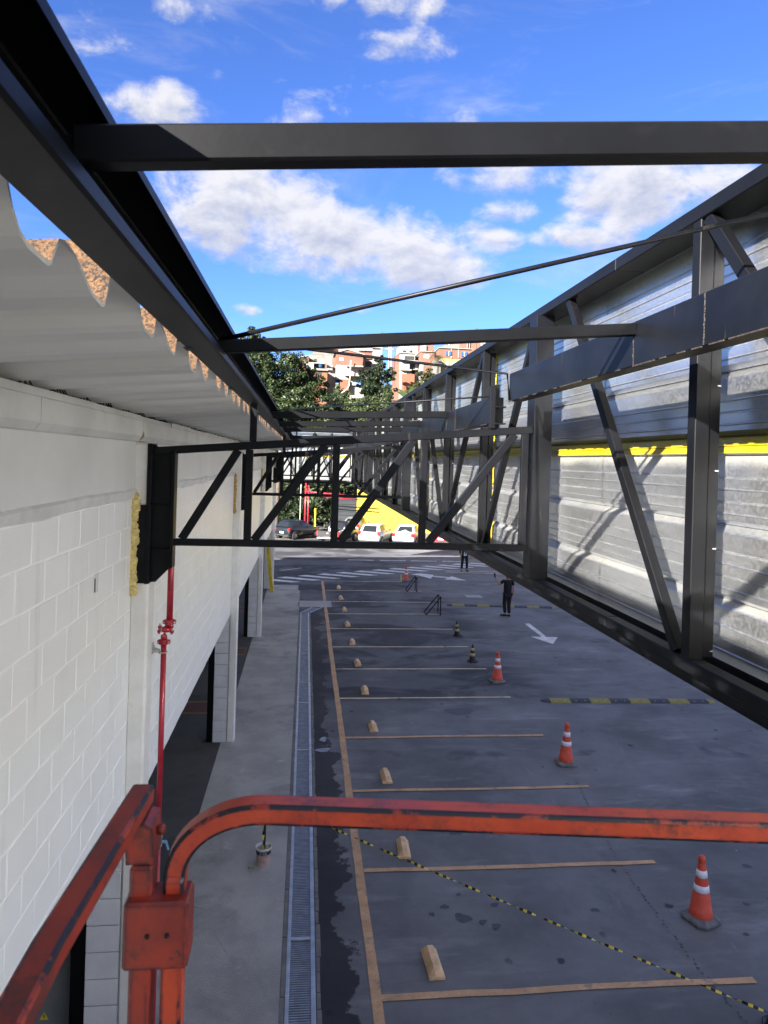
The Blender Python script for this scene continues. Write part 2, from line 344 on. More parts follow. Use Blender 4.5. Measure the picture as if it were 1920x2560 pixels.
def mk_asphalt():
    t = NT('worn asphalt')
    x, y, z = t.xyz()
    f = t.noise(.55, 7, .65); col = t.mix(t.step(f, .30, .70), (.100, .102, .109), (.185, .186, .194))
    g = t.noise(190, 3, .8); col = t.mix(.38, col, t.mix(t.step(g, .35, .65), (.050, .050, .054), (.24, .24, .25)))
    sx = t.noise(1.0, 7, .70, t.scaled((.40, 1.6, 1))); col = t.mix(t.step(sx, .52, .76, 0, .60), col, (.33, .33, .335))
    sc = t.noise(1.0, 6, .7, t.scaled((2.6, .5, 1)), 1.2); col = t.mix(t.step(sc, .64, .74, 0, .35), col, (.34, .34, .34))
    dk = t.noise(.46, 6, .62, t.scaled((.6, 1, 1)), .8); bay = t.math('MULTIPLY', t.step(y, 17.4, 18.6), t.step(x, 5.4, 7.2, 1, 0))
    col = t.mix(t.math('MULTIPLY', t.step(dk, .45, .57), t.math('ADD', .22, t.math('MULTIPLY', bay, .70))), col, (.022, .022, .028))
    col = t.mix(t.math('MULTIPLY', bay, .46), col, (.036, .036, .042))
    v = t.voro(2.0); spots = t.math('MULTIPLY', t.step(t.math('ADD', v.outputs['Distance'], t.math('MULTIPLY', t.noise(14, 3), .20)), .23, .18), t.step(t.noise(.5, 2), .50, .56))
    col = t.mix(t.math('MULTIPLY', spots, .8), col, (.022, .022, .025))
    v3 = t.voro(7.0); dots = t.math('MULTIPLY', t.step(t.math('ADD', v3.outputs['Distance'], t.math('MULTIPLY', t.noise(40, 3), .15)), .17, .12), t.step(t.noise(.8, 3), .50, .58)); col = t.mix(t.math('MULTIPLY', dots, .7), col, (.025, .025, .028))
    v2 = t.voro(4.5); wh = t.math('MULTIPLY', t.step(t.math('ADD', v2.outputs['Distance'], t.math('MULTIPLY', t.noise(30, 3), .1)), .112, .088), t.step(t.noise(.9, 2), .585, .62))
    col = t.mix(t.math('MULTIPLY', wh, .75), col, (.62, .62, .62))
    wv = t.n.new('ShaderNodeTexWave'); wv.wave_type = 'RINGS'; wv.inputs['Scale'].default_value = .055; wv.inputs['Distortion'].default_value = 1.5; t.l.new(t.scaled((1, .6, 1)), wv.inputs['Vector'])
    tyre = t.math('MULTIPLY', t.step(wv.outputs['Fac'], .985, .999), t.step(t.noise(.7, 4), .52, .60)); col = t.mix(t.math('MULTIPLY', tyre, .6), col, (.045, .045, .05))
    # wet strip along the drain
    ed = t.math('ADD', x, t.math('MULTIPLY', t.math('SUBTRACT', t.noise(.85, 7, .62), .5), 1.5))
    wet = t.math('MULTIPLY', t.step(ed, .74, .70), t.math('MULTIPLY', t.step(x, .30, .34), t.math('MULTIPLY', t.step(x, 1.25, .98), t.step(y, 29.2, 28.5))))
    col = t.mix(t.math('MULTIPLY', wet, .90), col, (.011, .011, .014))
    t.lk(col, 'Base Color'); t.lk(t.math('SUBTRACT', t.step(f, .3, .7, .86, .70), t.math('MULTIPLY', wet, .10)), 'Roughness').set('Specular IOR Level', .32)
    t.bump(t.noise(170, 3, .7), .35, .006); return t.m
M['asphalt'] = mk_asphalt()
def mk_concrete(name, a, b, crackc):
    t = NT(name); f = t.noise(.7, 8, .68); col = t.mix(t.step(f, .32, .66), a, b)
    d = t.noise(.55, 6, .65, None, .8); col = t.mix(t.step(d, .50, .68, 0, .55), col, tuple(v * .42 for v in a))
    g = t.noise(85, 4, .8); col = t.mix(t.step(g, .42, .64, 0, .62), col, tuple(v * .40 for v in a))
    s = t.noise(2.2, 8, .7); col = t.mix(t.step(s, .60, .74, 0, .5), col, crackc)
    v = t.voro(1.1, None, 'DISTANCE_TO_EDGE'); ck = t.math('MULTIPLY', t.step(t.math('ADD', v.outputs['Distance'], t.math('MULTIPLY', t.noise(6, 4), .03)), .021, .015), t.step(t.noise(.4, 2), .54, .6)); col = t.mix(t.math('MULTIPLY', ck, .6), col, tuple(v * .25 for v in a))
    t.lk(col, 'Base Color').set('Roughness', .88); t.bump(t.noise(120, 4, .75), .7, .008); return t.m
M['concrete'] = mk_concrete('rough concrete', (.31, .308, .30), (.46, .455, .44), (.58, .57, .55))
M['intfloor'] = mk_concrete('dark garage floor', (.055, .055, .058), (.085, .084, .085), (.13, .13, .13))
M['slab'] = mk_concrete('pale concrete slab', (.34, .335, .33), (.44, .435, .425), (.22, .215, .21))
M['earth'] = pm('grassy earth', (.060, .085, .028), .95, 0, .5, .15, .4, 3, .4, (.10, .07, .045))
def mk_mark(name, c, wear=.55):
    t = NT(name); f = t.noise(2.2, 6, .65); col = t.mix(t.step(f, .3, .7), tuple(v * .72 for v in c), c)
    w = t.step(t.noise(26, 7, .8), .52, .66, 0, wear); col = t.mix(w, col, (.10, .10, .105))
    b = t.step(t.noise(3.1, 7, .75), .52, .68, 0, .8); col = t.mix(b, col, (.13, .12, .12))
    k = t.step(t.noise(9, 7, .75), .66, .70, 0, .8); col = t.mix(k, col, (.07, .07, .075))
    t.lk(col, 'Base Color').set('Roughness', .8); t.bump(t.noise(150, 3, .7), .3, .004); return t.m
M['ochre'] = mk_mark('faded orange road paint', (.60, .36, .19)); M['cream'] = mk_mark('faded cream road paint', (.74, .60, .40))
M['whitemark'] = mk_mark('worn white road paint', (.74, .73, .71))
M['redmark'] = mk_mark('worn red floor paint', (.10, .035, .035)); M['yelmark'] = mk_mark('worn yellow floor paint', (.20, .13, .035))
M['galv'] = pm('galvanised steel', (.42, .46, .52), .38, .6, .2, 5, .1, 60, .2, (.2, .17, .14))
M['grate'] = pm('galvanised grate bars', (.36, .40, .47), .42, .55, .2, 8)
M['pit'] = pm('drain pit', (.012, .012, .014), .9)
M['kerb'] = pm('grey kerb stone', (.16, .155, .15), .9, 0, .2, 5, .4, 80)
M['water'] = pm('puddle water', (.16, .17, .20), .22, 0, .1, 1)
M['drip'] = pm('oil drip', (.045, .045, .049), .6, 0, .5, 40)
# objects
def mk_lift(ca=(.40, .040, .016), cb=(.58, .075, .022)):
    t = NT('chipped orange red paint')
    bv = t.n.new('ShaderNodeBevel'); bv.samples = 6; bv.inputs['Radius'].default_value = .013
    dt = t.n.new('ShaderNodeVectorMath'); dt.operation = 'DOT_PRODUCT'; t.l.new(bv.outputs[0], dt.inputs[0]); t.l.new(t.geo.outputs['Normal'], dt.inputs[1])
    edge = t.step(dt.outputs['Value'], .992, .93)
    f = t.noise(9, 5, .6); col = t.mix(t.step(f, .3, .7), ca, cb)
    ru = t.step(t.noise(8, 8, .80), .47, .66, 0, .92); col = t.mix(ru, col, (.085, .026, .022))
    w = t.math('MULTIPLY', edge, t.step(t.noise(26, 7, .75), .42, .50)); col = t.mix(w, col, (.014, .014, .022))
    p = t.step(t.noise(13, 6, .65), .685, .70); col = t.mix(t.math('MULTIPLY', p, .85), col, (.55, .53, .53))
    dk = t.step(t.noise(34, 7, .75), .62, .68, 0, .85); col = t.mix(dk, col, (.040, .026, .026))
    t.lk(col, 'Base Color'); t.lk(t.step(f, .2, .8, .36, .55), 'Roughness'); t.bump(t.noise(24, 5, .7), .2, .003); return t.m
M['lift'] = mk_lift(); M['liftdark'] = mk_lift((.20, .022, .014), (.34, .038, .018))
def mk_edge():
    t = NT('chipped dark rail edge'); n = t.math('ADD', t.math('MULTIPLY', t.noise(7, 4, .6), .6), t.math('MULTIPLY', t.noise(36, 8, .78), .4)); m = t.step(n, .50, .55)
    col = t.mix(m, (.011, .011, .018), (.32, .038, .018)); t.lk(col, 'Base Color').set('Roughness', .5); t.bump(m, .3, .002); return t.m
M['liftedge'] = mk_edge()
def chip_edges(o):
    me = o.data; me.materials.append(M['liftedge'])
    for p in me.polygons:
        if max(abs(c) for c in p.normal) < .97: p.material_index = 1
M['hole'] = pm('bolt hole', (.01, .01, .01), .9)
M['redpipe'] = pm('red pipe paint', (.36, .014, .030), .34, 0, .2, 8, .05, 50, .22, (.5, .3, .3))
M['bolt'] = pm('zinc bolt', (.45, .44, .42), .4, .8, .2, 30)
M['bracket'] = pm('weathered zinc bracket', (.42, .41, .39), .5, .5, .3, 25, .2, 60, .3, (.12, .09, .07))
M['brass'] = pm('nickel valve', (.45, .38, .27), .35, .8, .2, 25)
M['bluehandle'] = pm('blue lever', (.12, .28, .45), .4)
M['foam'] = pm('expanded foam', (.62, .50, .20), .9, 0, .3, 28, .9, 70, .3, (.36, .24, .07))
M['foamold'] = pm('weathered foam', (.42, .28, .09), .9, 0, .35, 28, .9, 70, .4, (.2, .11, .04))
M['coneo'] = pm('orange cone plastic', (.62, .075, .035), .55, 0, .12, 12, .05, 60, .2, (.35, .16, .12))
M['conew'] = pm('reflective white band', (.80, .80, .84), .35, 0, .05, 12, 0, 60, .12, (.4, .36, .36))
M['coneb'] = pm('black cone plastic', (.018, .019, .024), .5, 0, .3, 12)
M['coney'] = pm('faded yellow band', (.50, .39, .12), .5, 0, .15, 12, 0, 60, .3)
M['rubber'] = pm('dusty black rubber', (.13, .135, .14), .85, 0, .35, 14, .3, 50, .45, (.26, .26, .25))
M['stop'] = pm('tan painted wheel stop', (.68, .45, .25), .75, 0, .25, 6, .4, 50, .5, (.24, .18, .13))
M['bumpy'] = pm('dull yellow rubber', (.24, .21, .06), .75, 0, .25, 30, .4, 120, .35, (.05, .05, .04))
M['bumpk'] = pm('grey black rubber', (.045, .05, .062), .75, 0, .25, 30, .4, 120)
M['tapey'] = pm('yellow tape', (.72, .56, .05), .45); M['tapek'] = pm('black tape', (.012, .012, .014), .45)
M['bucket'] = pm('white plastic bucket', (.62, .60, .57), .45, 0, .08, 20, 0, 60, .25, (.3, .26, .22))
M['bucketlbl'] = pm('faded pink bucket print', (.46, .31, .27), .5, 0, .35, 18)
M['navy'] = pm('navy print', (.02, .022, .05), .5)
M['cement'] = pm('set concrete', (.30, .30, .29), .9, 0, .4, 60, .6, 70)
M['cabinet'] = pm('grey cabinet paint', (.20, .21, .215), .5, 0, .08, 3)
M['sticker'] = pm('yellow warning sticker', (.75, .62, .05), .5)
M['shutter'] = pm('grey shutter', (.20, .22, .25), .5, .3, .1, 4)
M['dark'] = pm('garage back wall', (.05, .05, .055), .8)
M['ypost'] = pm('yellow guard paint', (.58, .44, .02), .5, 0, .2, 6, 0, 60, .3, (.3, .24, .1))
M['yellwall'] = pm('sunny yellow wall', (.40, .30, .022), .75, 0, .08, .8, .1, 20, .12, (.5, .4, .1), stretch=(1, 1, .3))
M['greygate'] = pm('grey metal gate', (.028, .031, .035), .5, .2, .15, 3)
M['greenpole'] = pm('pale green pole', (.30, .36, .26), .5)

# ------------------------------------------------------------------ setting: ground
DX0, DX1, DY0, DY1 = -.06, .29, 2.0, 28.0
def sheet(mb, x0, x1, y0, y1, z): mb.quad((x0, y0, z), (x1, y0, z), (x1, y1, z), (x0, y1, z))
g = MB()
def hill_z(x, y):
    t = max(0., (y - 72.)); h = 23.0 * (1 - math.exp(-t / 62.)) * 1.15 + max(0, y - 150) * .07
    return -.35 + h + (1.2 * math.sin(x * .06 + y * .03) if t > 0 else 0) * min(1, t / 30)
xs = [-1500, -600, -300] + list(range(-180, 181, 12)) + [300, 600, 1500]; ys = [-1500, -600, -200, -60, 0, 40, 70] + list(range(78, 260, 9)) + [300, 400, 600, 1000, 1500]
g.add([(x, y, hill_z(x, y)) for y in ys for x in xs], [(j * len(xs) + i, j * len(xs) + i + 1, (j + 1) * len(xs) + i + 1, (j + 1) * len(xs) + i) for j in range(len(ys) - 1) for i in range(len(xs) - 1)], 0, True)
g.build('terrain', M['earth'], kind='structure')
lot = MB()
for (x0, x1, y0, y1) in ((-1.3, DX0, -20, DY1), (DX1, 45, -20, DY1), (DX0, DX1, -20, DY0), (-40, 45, DY1, 68)): sheet(lot, x0, x1, y0, y1, 0)
lot = lot.build('asphalt_lot', M['asphalt'], kind='structure')
wk = MB(); wk.box(-1.62, -.12, -20, 32.8, -.1, .012); wk.box(-1.62, -.2, 32.84, 34.1, -.1, .02)
wk.build('walkway', M['concrete'], kind='structure')
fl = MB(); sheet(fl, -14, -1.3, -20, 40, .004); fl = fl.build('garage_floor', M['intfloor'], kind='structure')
for (x0, y0, y1) in ((-2.9, 16.95, 17.85), (-2.9, 21.95, 22.85), (-3.2, 28.25, 29.15)):
    b = MB(); sheet(b, x0, -1.70, y0, y1, .008); b.build('floor_mark', M['yelmark'], fl)
    b = MB(); sheet(b, x0 + .12, -1.72, y0 + .12, y1 - .12, .012); b.build('floor_mark', M['redmark'], fl)
sl_ = MB(); sl_.bbox(-.16, 1.22, 29.15, 30.40, -.05, .012, .004); sl_.build('concrete_patch', M['slab'], lot)
sl_ = MB(); sl_.bbox(7.40, 8.14, 31.45, 32.08, -.05, .010, .003); sl_.build('manhole_slab', M['slab'], lot)

def strip_line(p0, p1, w, wob, seed, z=.006):
    rr = random.Random(seed); p0, p1 = Vector(p0), Vector(p1); L = (p1 - p0).length; n = max(3, int(L / .45)); t = (p1 - p0).normalized(); nn = Vector((-t.y, t.x, 0))
    mb = MB(); vs = []; off = 0
    for i in range(n + 1):
        off = off * .75 + rr.uniform(-wob, wob); ww = w / 2 * (1 + rr.uniform(-.08, .08)); c = p0 + (p1 - p0) * (i / n) + nn * off
        vs += [(c.x - nn.x * ww, c.y - nn.y * ww, z), (c.x + nn.x * ww, c.y + nn.y * ww, z)]
    mb.add(vs, [(2 * i, 2 * i + 1, 2 * i + 3, 2 * i + 2) for i in range(n)]); return mb
STALLS = [7.93, 10.42, 12.95, 15.45, 18.0, 20.52, 22.95, 25.45, 27.9, 30.32, 32.9, 35.45, 5.4, 2.9]
strip_line((.955, 1, 0), (.955, 35.5, 0), .125, .006, 1, .006).build('lane_line', M['ochre'], lot)
for i, y in enumerate(STALLS):
    x1 = 5.5 + random.uniform(-.04, .04)
    if y > 35: x1 = 4.95
    strip_line((1.02, y - .02, 0), (x1, y + random.uniform(-.04, .04), 0), .095 if y < 17 else .08, .014, i + 5, .010).build('stall_line', M['ochre'] if y < 17 else M['cream'], lot)
for k in range(13):
    x = -2.32 + k * 1.01; y = 35.66 + k * .60 - .004 * k * k
    b = MB(); b.add([(x, y, .008), (x + 1.80, y - .76, .008), (x + 2.26, y - .56, .008), (x + .44, y + .36, .008)], [(0, 1, 2, 3)]); b.build('crosswalk_stripe', M['whitemark'], lot)
for x0 in (2.68, 4.63, 6.55, 8.5): strip_line((x0, 43.05, 0), (x0 + 1.6, 43.05, 0), .22, .0, 2).build('dash_line', M['whitemark'], lot)
def flat(name, pts, z, m, par=lot): b = MB(); b.add([(x, y, z) for x, y in pts], [tuple(range(len(pts)))]); return b.build(name, m, par)
flat('arrow_shaft', [(8.47, 26.36), (8.67, 26.40), (8.64, 24.31), (8.45, 24.31)], .008, M['whitemark']); flat('arrow_head', [(8.06, 24.36), (9.02, 24.28), (8.52, 23.35)], .008, M['whitemark'])
flat('arrow_head', [(5.77, 37.9), (6.37, 38.2), (7.0, 37.75), (6.62, 36.5), (6.2, 37.4)], .008, M['whitemark'])
flat('arrow_shaft', [(6.72, 37.5), (7.7, 37.05), (7.62, 36.75), (6.62, 37.15)], .012, M['whitemark']); flat('arrow_head', [(7.3, 36.3), (7.9, 37.35), (8.4, 36.1)], .008, M['whitemark'])
strip_line((7.9, 38.9, 0), (13.5, 37.9, 0), .13, .01, 41).build('edge_line', M['cream'], lot); strip_line((7.9, 39.3, 0), (14.0, 38.8, 0), .13, .01, 42).build('edge_line', M['cream'], lot)
strip_line((-1.2, 38.6, 0), (-.1, 39.6, 0), .12, .01, 43).build('edge_line', M['cream'], lot); strip_line((9.0, 47.8, 0), (10.6, 49.6, 0), .12, 0, 44).build('edge_line', M['ochre'], lot)
strip_line((-3, 53.6, 0), (3.2, 54.4, 0), .12, .01, 45).build('edge_line', M['cream'], lot)
def blob(cx, cy, rx, ry, z, m, name, par, n=22, seed=0, kind=None):
    rr = random.Random(seed); ph = [rr.uniform(0, 6.28) for _ in range(4)]
    pts = []
    for i in range(n):
        a = 2 * math.pi * i / n; k = 1 + .16 * math.sin(2 * a + ph[0]) + .12 * math.sin(3 * a + ph[1]) + .07 * math.sin(5 * a + ph[2]); pts.append((cx + rx * k * math.cos(a), cy + ry * k * math.sin(a)))
    o = flat(name, pts, z, m, par)
    if kind: o['kind'] = kind
    return o
for i, (x, y, a, b_) in enumerate(((.54, 15.35, .085, .12), (.52, 14.78, .13, .12))): blob(x, y, a, b_, .008, M['water'], 'puddle', lot, seed=i, kind=None)
dr = MB(); rr = random.Random(4)
for i in range(88):
    t = i / 87; p = Vector((5.35, 13.2, 0)).lerp(Vector((5.02, 6.7, 0)), t); x = p.x + rr.uniform(-.02, .02) - .25 * math.sin(t * 3.1); y = p.y + rr.uniform(-.02, .02)
    k = 7; r = rr.uniform(.012, .024)
    dr.add([(x + r * math.cos(6.28 * j / k), y + r * math.sin(6.28 * j / k), .006) for j in range(k)], [tuple(range(k))])
dr.build('drip_trail', M['drip'], lot, kind='stuff')
for i, (x, y, a) in enumerate(((2.25, 9.25, .10), (2.05, 9.5, .05), (2.5, 9.15, .05), (1.85, 9.35, .04), (2.65, 9.05, .06), (2.75, 9.5, .05), (2.3, 9.75, .035), (2.62, 11.4, .10), (2.9, 11.45, .07), (3.9, 17.0, .28), (4.1, 9.3, .05), (6.6, 8.6, .05), (5.9, 8.0, .05), (6.3, 9.3, .04), (6.9, 10.2, .06), (4.8, 6.9, .05), (5.75, 6.7, .05))):
    blob(x, y, a * 1.1, a * .9, .006, M['drip'], 'oil_stain', lot, seed=i + 50)

# ------------------------------------------------------------------ drain channel in the ground
ch = MB(); ch.box(DX0 + .001, DX1 - .001, DY0 + .001, DY1 - .001, -.30, -.24)
for a, b_ in ((DX0 - .05, DX0), (DX1, DX1 + .05)): ch.box(a + .002, b_ - .002, DY0, DY1, -.30, -.005)
drain = ch.build('drain_channel', M['pit'], kind='structure')
SEG = [2.0, 3.1, 6.02, 8.97, 11.88, 14.8, 17.68, 19.27, 22.13, 25.12, 28.0]
rails = MB()
for a, b_ in ((DX0, DX0 + .045), (DX1 - .062, DX1 - .006)): rails.bbox(a, b_, DY0, DY1, -.05, .012, .003)
rails.build('frame_rail', M['galv'], drain)
for i in range(len(SEG) - 1):
    y0, y1 = SEG[i], SEG[i + 1]; n = int((y1 - y0 - .1) / .036); gb = MB()
    for k in range(n):
        y = y0 + .06 + k * .036; gb.box(DX0 + .047, DX1 - .064, y, y + .013, -.030, .004)
    gb.build('grate_panel', M['grate'], drain)
    cb = MB(); cb.bbox(DX0 + .046, DX1 - .063, y0 - .02, y0 + .035, -.04, .0105, .002); cb.build('cross_rail', M['galv'], drain)
gd = MB()
for k in range(22):
    t = k / 22.; a = Vector((-.02, 28.06)).lerp(Vector((.42, 29.0)), t); b_ = Vector((.27, 28.02)).lerp(Vector((.76, 29.0)), t)
    gd.bar((a.x, a.y, .006), (b_.x, b_.y, .006), .014, .012)
gd.build('grate_panel', M['grate'], drain)
gd = MB(); gd.bar((-.05, 28.02, .008), (.40, 29.05, .008), .05, .02); gd.bar((.30, 28.0, .008), (.80, 29.05, .008), .05, .02); gd.build('frame_rail', M['galv'], drain)
ks = None
for k in range(25):
    y = 3 + k * 1.0
    if ks is None:
        ks = MB().bbox(-.118, -.066, y + .006, y + .994, -.05, .016, .004).build('kerb_stone', M['kerb'], drain, origin=(-.09, y + .5, 0))
    else: link_copy(ks, 'kerb_stone', drain, (-.09 + random.uniform(-.003, .003), y + .5, random.uniform(-.002, .003)))
st = MB(); rr = random.Random(9); y = 3.0
while y < 28:
    l = rr.uniform(.12, .34); st.bbox(DX1 + .004, DX1 + .045 + rr.uniform(0, .018), y, y + l - .012, -.03, .008 + rr.uniform(0, .006), .003); y += l
st.build('edging_stones', M['kerb'], drain, kind='stuff')

# ------------------------------------------------------------------ the white building
WX = -1.5
bld = thing('warehouse_building', 'white painted block warehouse raised over a dark open garage, with corrugated roof', 'building', (-5.5, 17, 0))
COLY = [-2.45, 6.45, 15.25, 24.2, 33.15]
b = MB(); b.box(-1.72, WX - .004, -6, 33.6, 2.75, 6.2); b.build('wall_core', M['mortar'], bld)
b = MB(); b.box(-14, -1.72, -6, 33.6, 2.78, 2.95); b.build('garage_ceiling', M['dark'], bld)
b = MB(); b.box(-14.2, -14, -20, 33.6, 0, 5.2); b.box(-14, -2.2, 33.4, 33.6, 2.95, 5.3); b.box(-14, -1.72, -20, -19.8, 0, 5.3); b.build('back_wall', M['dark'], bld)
# blocks
BL, BH = .425, .2445
blk = MB(); blk.bbox(-.012, .0, .0075, BL - .0075, .007, BH - .006, .003); blk = blk.build('block', M['wall'], bld, origin=(0, 0, 0))
blk.location = (0, 0, -5); src_blk = blk; placed = []
for i in range(12):
    z = 5.648 - (i + 1) * BH
    if z < 2.7: continue
    for bay in range(4):
        ya, yb = COLY[bay] + .40 + .012, COLY[bay + 1] - .012
        y = ya - (0 if i % 2 else BL * .5)
        while y < yb - .02:
            y0, y1 = max(y, ya), min(y + BL, yb)
            if y1 - y0 > .06: placed.append((y0, y1 - y0, z))
            y += BL
def vis_size(p):
    return p[0] if p[0] > 2.4 else 99 + abs(p[0])
placed.sort(key=vis_size); single = placed[:296]; rest = placed[296:]
first = True
for (y0, ln, z) in single:
    full = abs(ln - BL) < .01
    o = src_blk if first else link_copy(src_blk, 'block', bld, (0, 0, 0))
    o.location = Vector((WX + random.uniform(-.002, .0018), y0 + random.uniform(-.002, .002), z + random.uniform(-.002, .002))) - WLOC[bld]; o.rotation_euler = (random.uniform(-.006, .006), 0, random.uniform(-.002, .002))
    o.scale = (1, ln / BL, 1); first = False
b = MB()
for (y0, ln, z) in rest: b.box(WX - .012, WX, y0 + .007, y0 + ln - .007, z + .006, z + BH - .006)
b.build('far_blocks', M['wall'], bld, kind='stuff')
# render, band, ledge, fascia
for bay in range(4):
    ya, yb = COLY[bay] + .26, COLY[bay + 1]
    b = MB(); b.box(WX - .012, WX + .004, ya, yb, 5.735, 6.20); b.build('render_panel', M['plaster'], bld)
    rr = random.Random(bay); b = MB(); n = 24; vs = []
    for i in range(n + 1):
        y = ya + (yb - ya) * i / n; j = rr.uniform(-.012, .012)
        vs += [(WX + .004, y, 5.738 + j), (WX + .026 + rr.uniform(-.004, .004), y, 5.722 + j), (WX + .012, y, 5.655 + rr.uniform(-.012, .012)), (WX - .012, y, 5.648)]
    b.add(vs, [(4 * i + k, 4 * i + k + 1, 4 * i + k + 5, 4 * i + k + 4) for i in range(n) for k in range(3)], 0, False); b.build('mortar_band', M['band'], bld)
    yy = [ya - .26, (ya + yb) / 2 - 2.35, (ya + yb) / 2 + 1.9, yb]
    for k in range(3):
        y0, y1 = yy[k] + .004, yy[k + 1] - .004
        b = MB(); b.prism([(WX - .2, y0, 6.148), (WX + .012, y0, 6.148), (WX + .030, y0, 6.156), (WX + .062, y0, 6.198), (WX + .062, y0, 6.333), (WX - .2, y0, 6.333)], (0, y1 - y0, 0)); b.build('ledge_beam', M['fascia'], bld)
    y = ya - .26; k = 0
    while y < yb:
        l = rr.uniform(.6, 1.9); b = MB(); b.bbox(WX - .1, WX + .045 + rr.uniform(-.012, .012), y + .006, min(y + l, yb) - .006, 6.335, 6.382 + rr.uniform(-.010, .010), .004); b.build('coping_piece', M['fascia'], bld); y += l
b = MB(); b.box(-1.70, -1.66, -6, 33.6, 6.34, 6.62); b.build('gap_shade_strip', M['gap'], bld)  # solid dark strip painting the shade in the gap behind the mesh
mesh_ = MB(); rr = random.Random(3)
for k in range(520):
    y = 2.6 + k * .028; h = rr.uniform(.01, .07)
    mesh_.bar((WX - .02 + rr.uniform(-.03, .03), y, 6.38), (WX - .03, y + rr.uniform(-.012, .012), 6.39 + h), .006, .006, up=(1, 0, 0))
mesh_.build('bird_spikes', M['gap'], bld, kind='stuff')
for y0 in COLY[1:]:
    b = MB(); b.bbox(WX - .012, -1.352, y0, y0 + .25, 0, 6.145, .018); b.build('column', M['concwhite'], bld)
    z = 0.0
    while z < 2.72:
        h = min(.235, 2.745 - z); b = MB(); b.bbox(-1.80, WX - .016, y0 + .012, y0 + .24, z + .004, z + h - .004, .004); b.build('pier_block', M['pier'], bld); z += .235
    b = MB(); b.bbox(-1.93, -1.81, y0 + .03, y0 + .2, 0, 2.78, .006); b.build('steel_post', M['steel'], bld)
b = MB()
for k in range(28): b.box(-3.4, -2.45, 21.3, 21.36, .02 + k * .1, .11 + k * .1); 
b.build('rolling_shutter', M['shutter'], bld)
# pale patch plate, its slot drawn as a thin dark box
b = MB(); b.bbox(WX - .002, WX + .004, 5.33, 5.42, 5.02, 5.16, .002); b.build('patch_plate', M['plaster'], bld)
b = MB(); b.box(WX + .0042, WX + .006, 5.325, 5.345, 5.03, 5.13); b.build('wall_slit', M['gap'], bld)
# roof sheets: trough pair + crest, one period per sheet
PER = 1.045
PROF = [(-.70, .125), (-.655, .055), (-.615, .018), (-.57, .004), (-.455, -.002), (-.43, .006), (-.405, .045), (-.385, .070), (-.345, .078), (-.28, .070), (-.20, .045), (-.145, .018), (-.11, .006), (-.02, -.004), (.012, .004), (.045, .060), (.075, .118), (.125, .222), (.150, .236), (.260, .238), (.290, .222), (.345, .125)]
def roof_sheet(j):
    X0, X1, dz = -.60, -11.0, -.012
    n = len(PROF); b = MB(); T = .013; vs = []
    for x in (X0, X1):
        zz = (X0 - x) * -.088
        vs += [(x, p[0], p[1] + zz) for p in PROF] + [(x, p[0], p[1] + zz + T) for p in PROF]
    A, B_, Cc, Dd = 0, n, 2 * n, 3 * n
    for i in range(n - 1):
        b.m += []
    b.add(vs, [], 0)
    for i in range(n - 1):
        for fc, mi in (((A + i, A + i + 1, Cc + i + 1, Cc + i), 0), ((B_ + i, Dd + i, Dd + i + 1, B_ + i + 1), 1), ((A + i, B_ + i, B_ + i + 1, A + i + 1), 2)):
            b.f.append(list(fc)); b.m.append(mi); b.sm.append(False)
    return b
rs = None; k = 0
for k in range(-5, 31):
    yb = 2.17 + k * PER; loc = (random.uniform(-.012, .012), yb, 6.476 + random.uniform(-.006, .006))
    if rs is None:
        rs = roof_sheet(0).build('roof_sheet', [M['roofund'], M['rooftop'], M['roofedge']], bld, origin=(0, 0, 0), fix=False); rs.location = Vector(loc) - WLOC[bld]
    else: link_copy(rs, 'roof_sheet', bld, loc)

# ------------------------------------------------------------------ gutter channel
gut = thing('channel_beam', 'long black steel C channel running above the roof edge', 'steel beam', (-.5, 15, 6.52))
ys = [-3.0, 3.25, 5.05, 11.2, 17.2, 23.2, 29.2, 33.8]
for i in range(len(ys) - 1):
    y0, y1 = ys[i] + .0015, ys[i + 1] - .0015
    C = [(-.42, 6.560), (-.42, 6.528), (-.428, 6.520), (-.545, 6.520), (-.552, 6.527), (-.552, 6.738), (-.545, 6.745), (-.428, 6.745), (-.42, 6.737), (-.42, 6.712), (-.424, 6.712), (-.424, 6.736), (-.431, 6.740), (-.542, 6.740), (-.547, 6.735), (-.547, 6.530), (-.542, 6.525), (-.431, 6.525), (-.424, 6.531), (-.424, 6.560)]
    b = MB(); n = len(C); b.add([(x, y, z) for y in (y0, y1) for x, z in C], [(j, (j + 1) % n, n + (j + 1) % n, n + j) for j in range(n)]); b.build('channel_section', M['steel'], gut)
for y in ys[1:-1]:
    b = MB(); b.bbox(-.556, -.52, y - .05, y + .05, 6.515, 6.5185, .001); b.build('splice_plate', M['steel2'], gut)

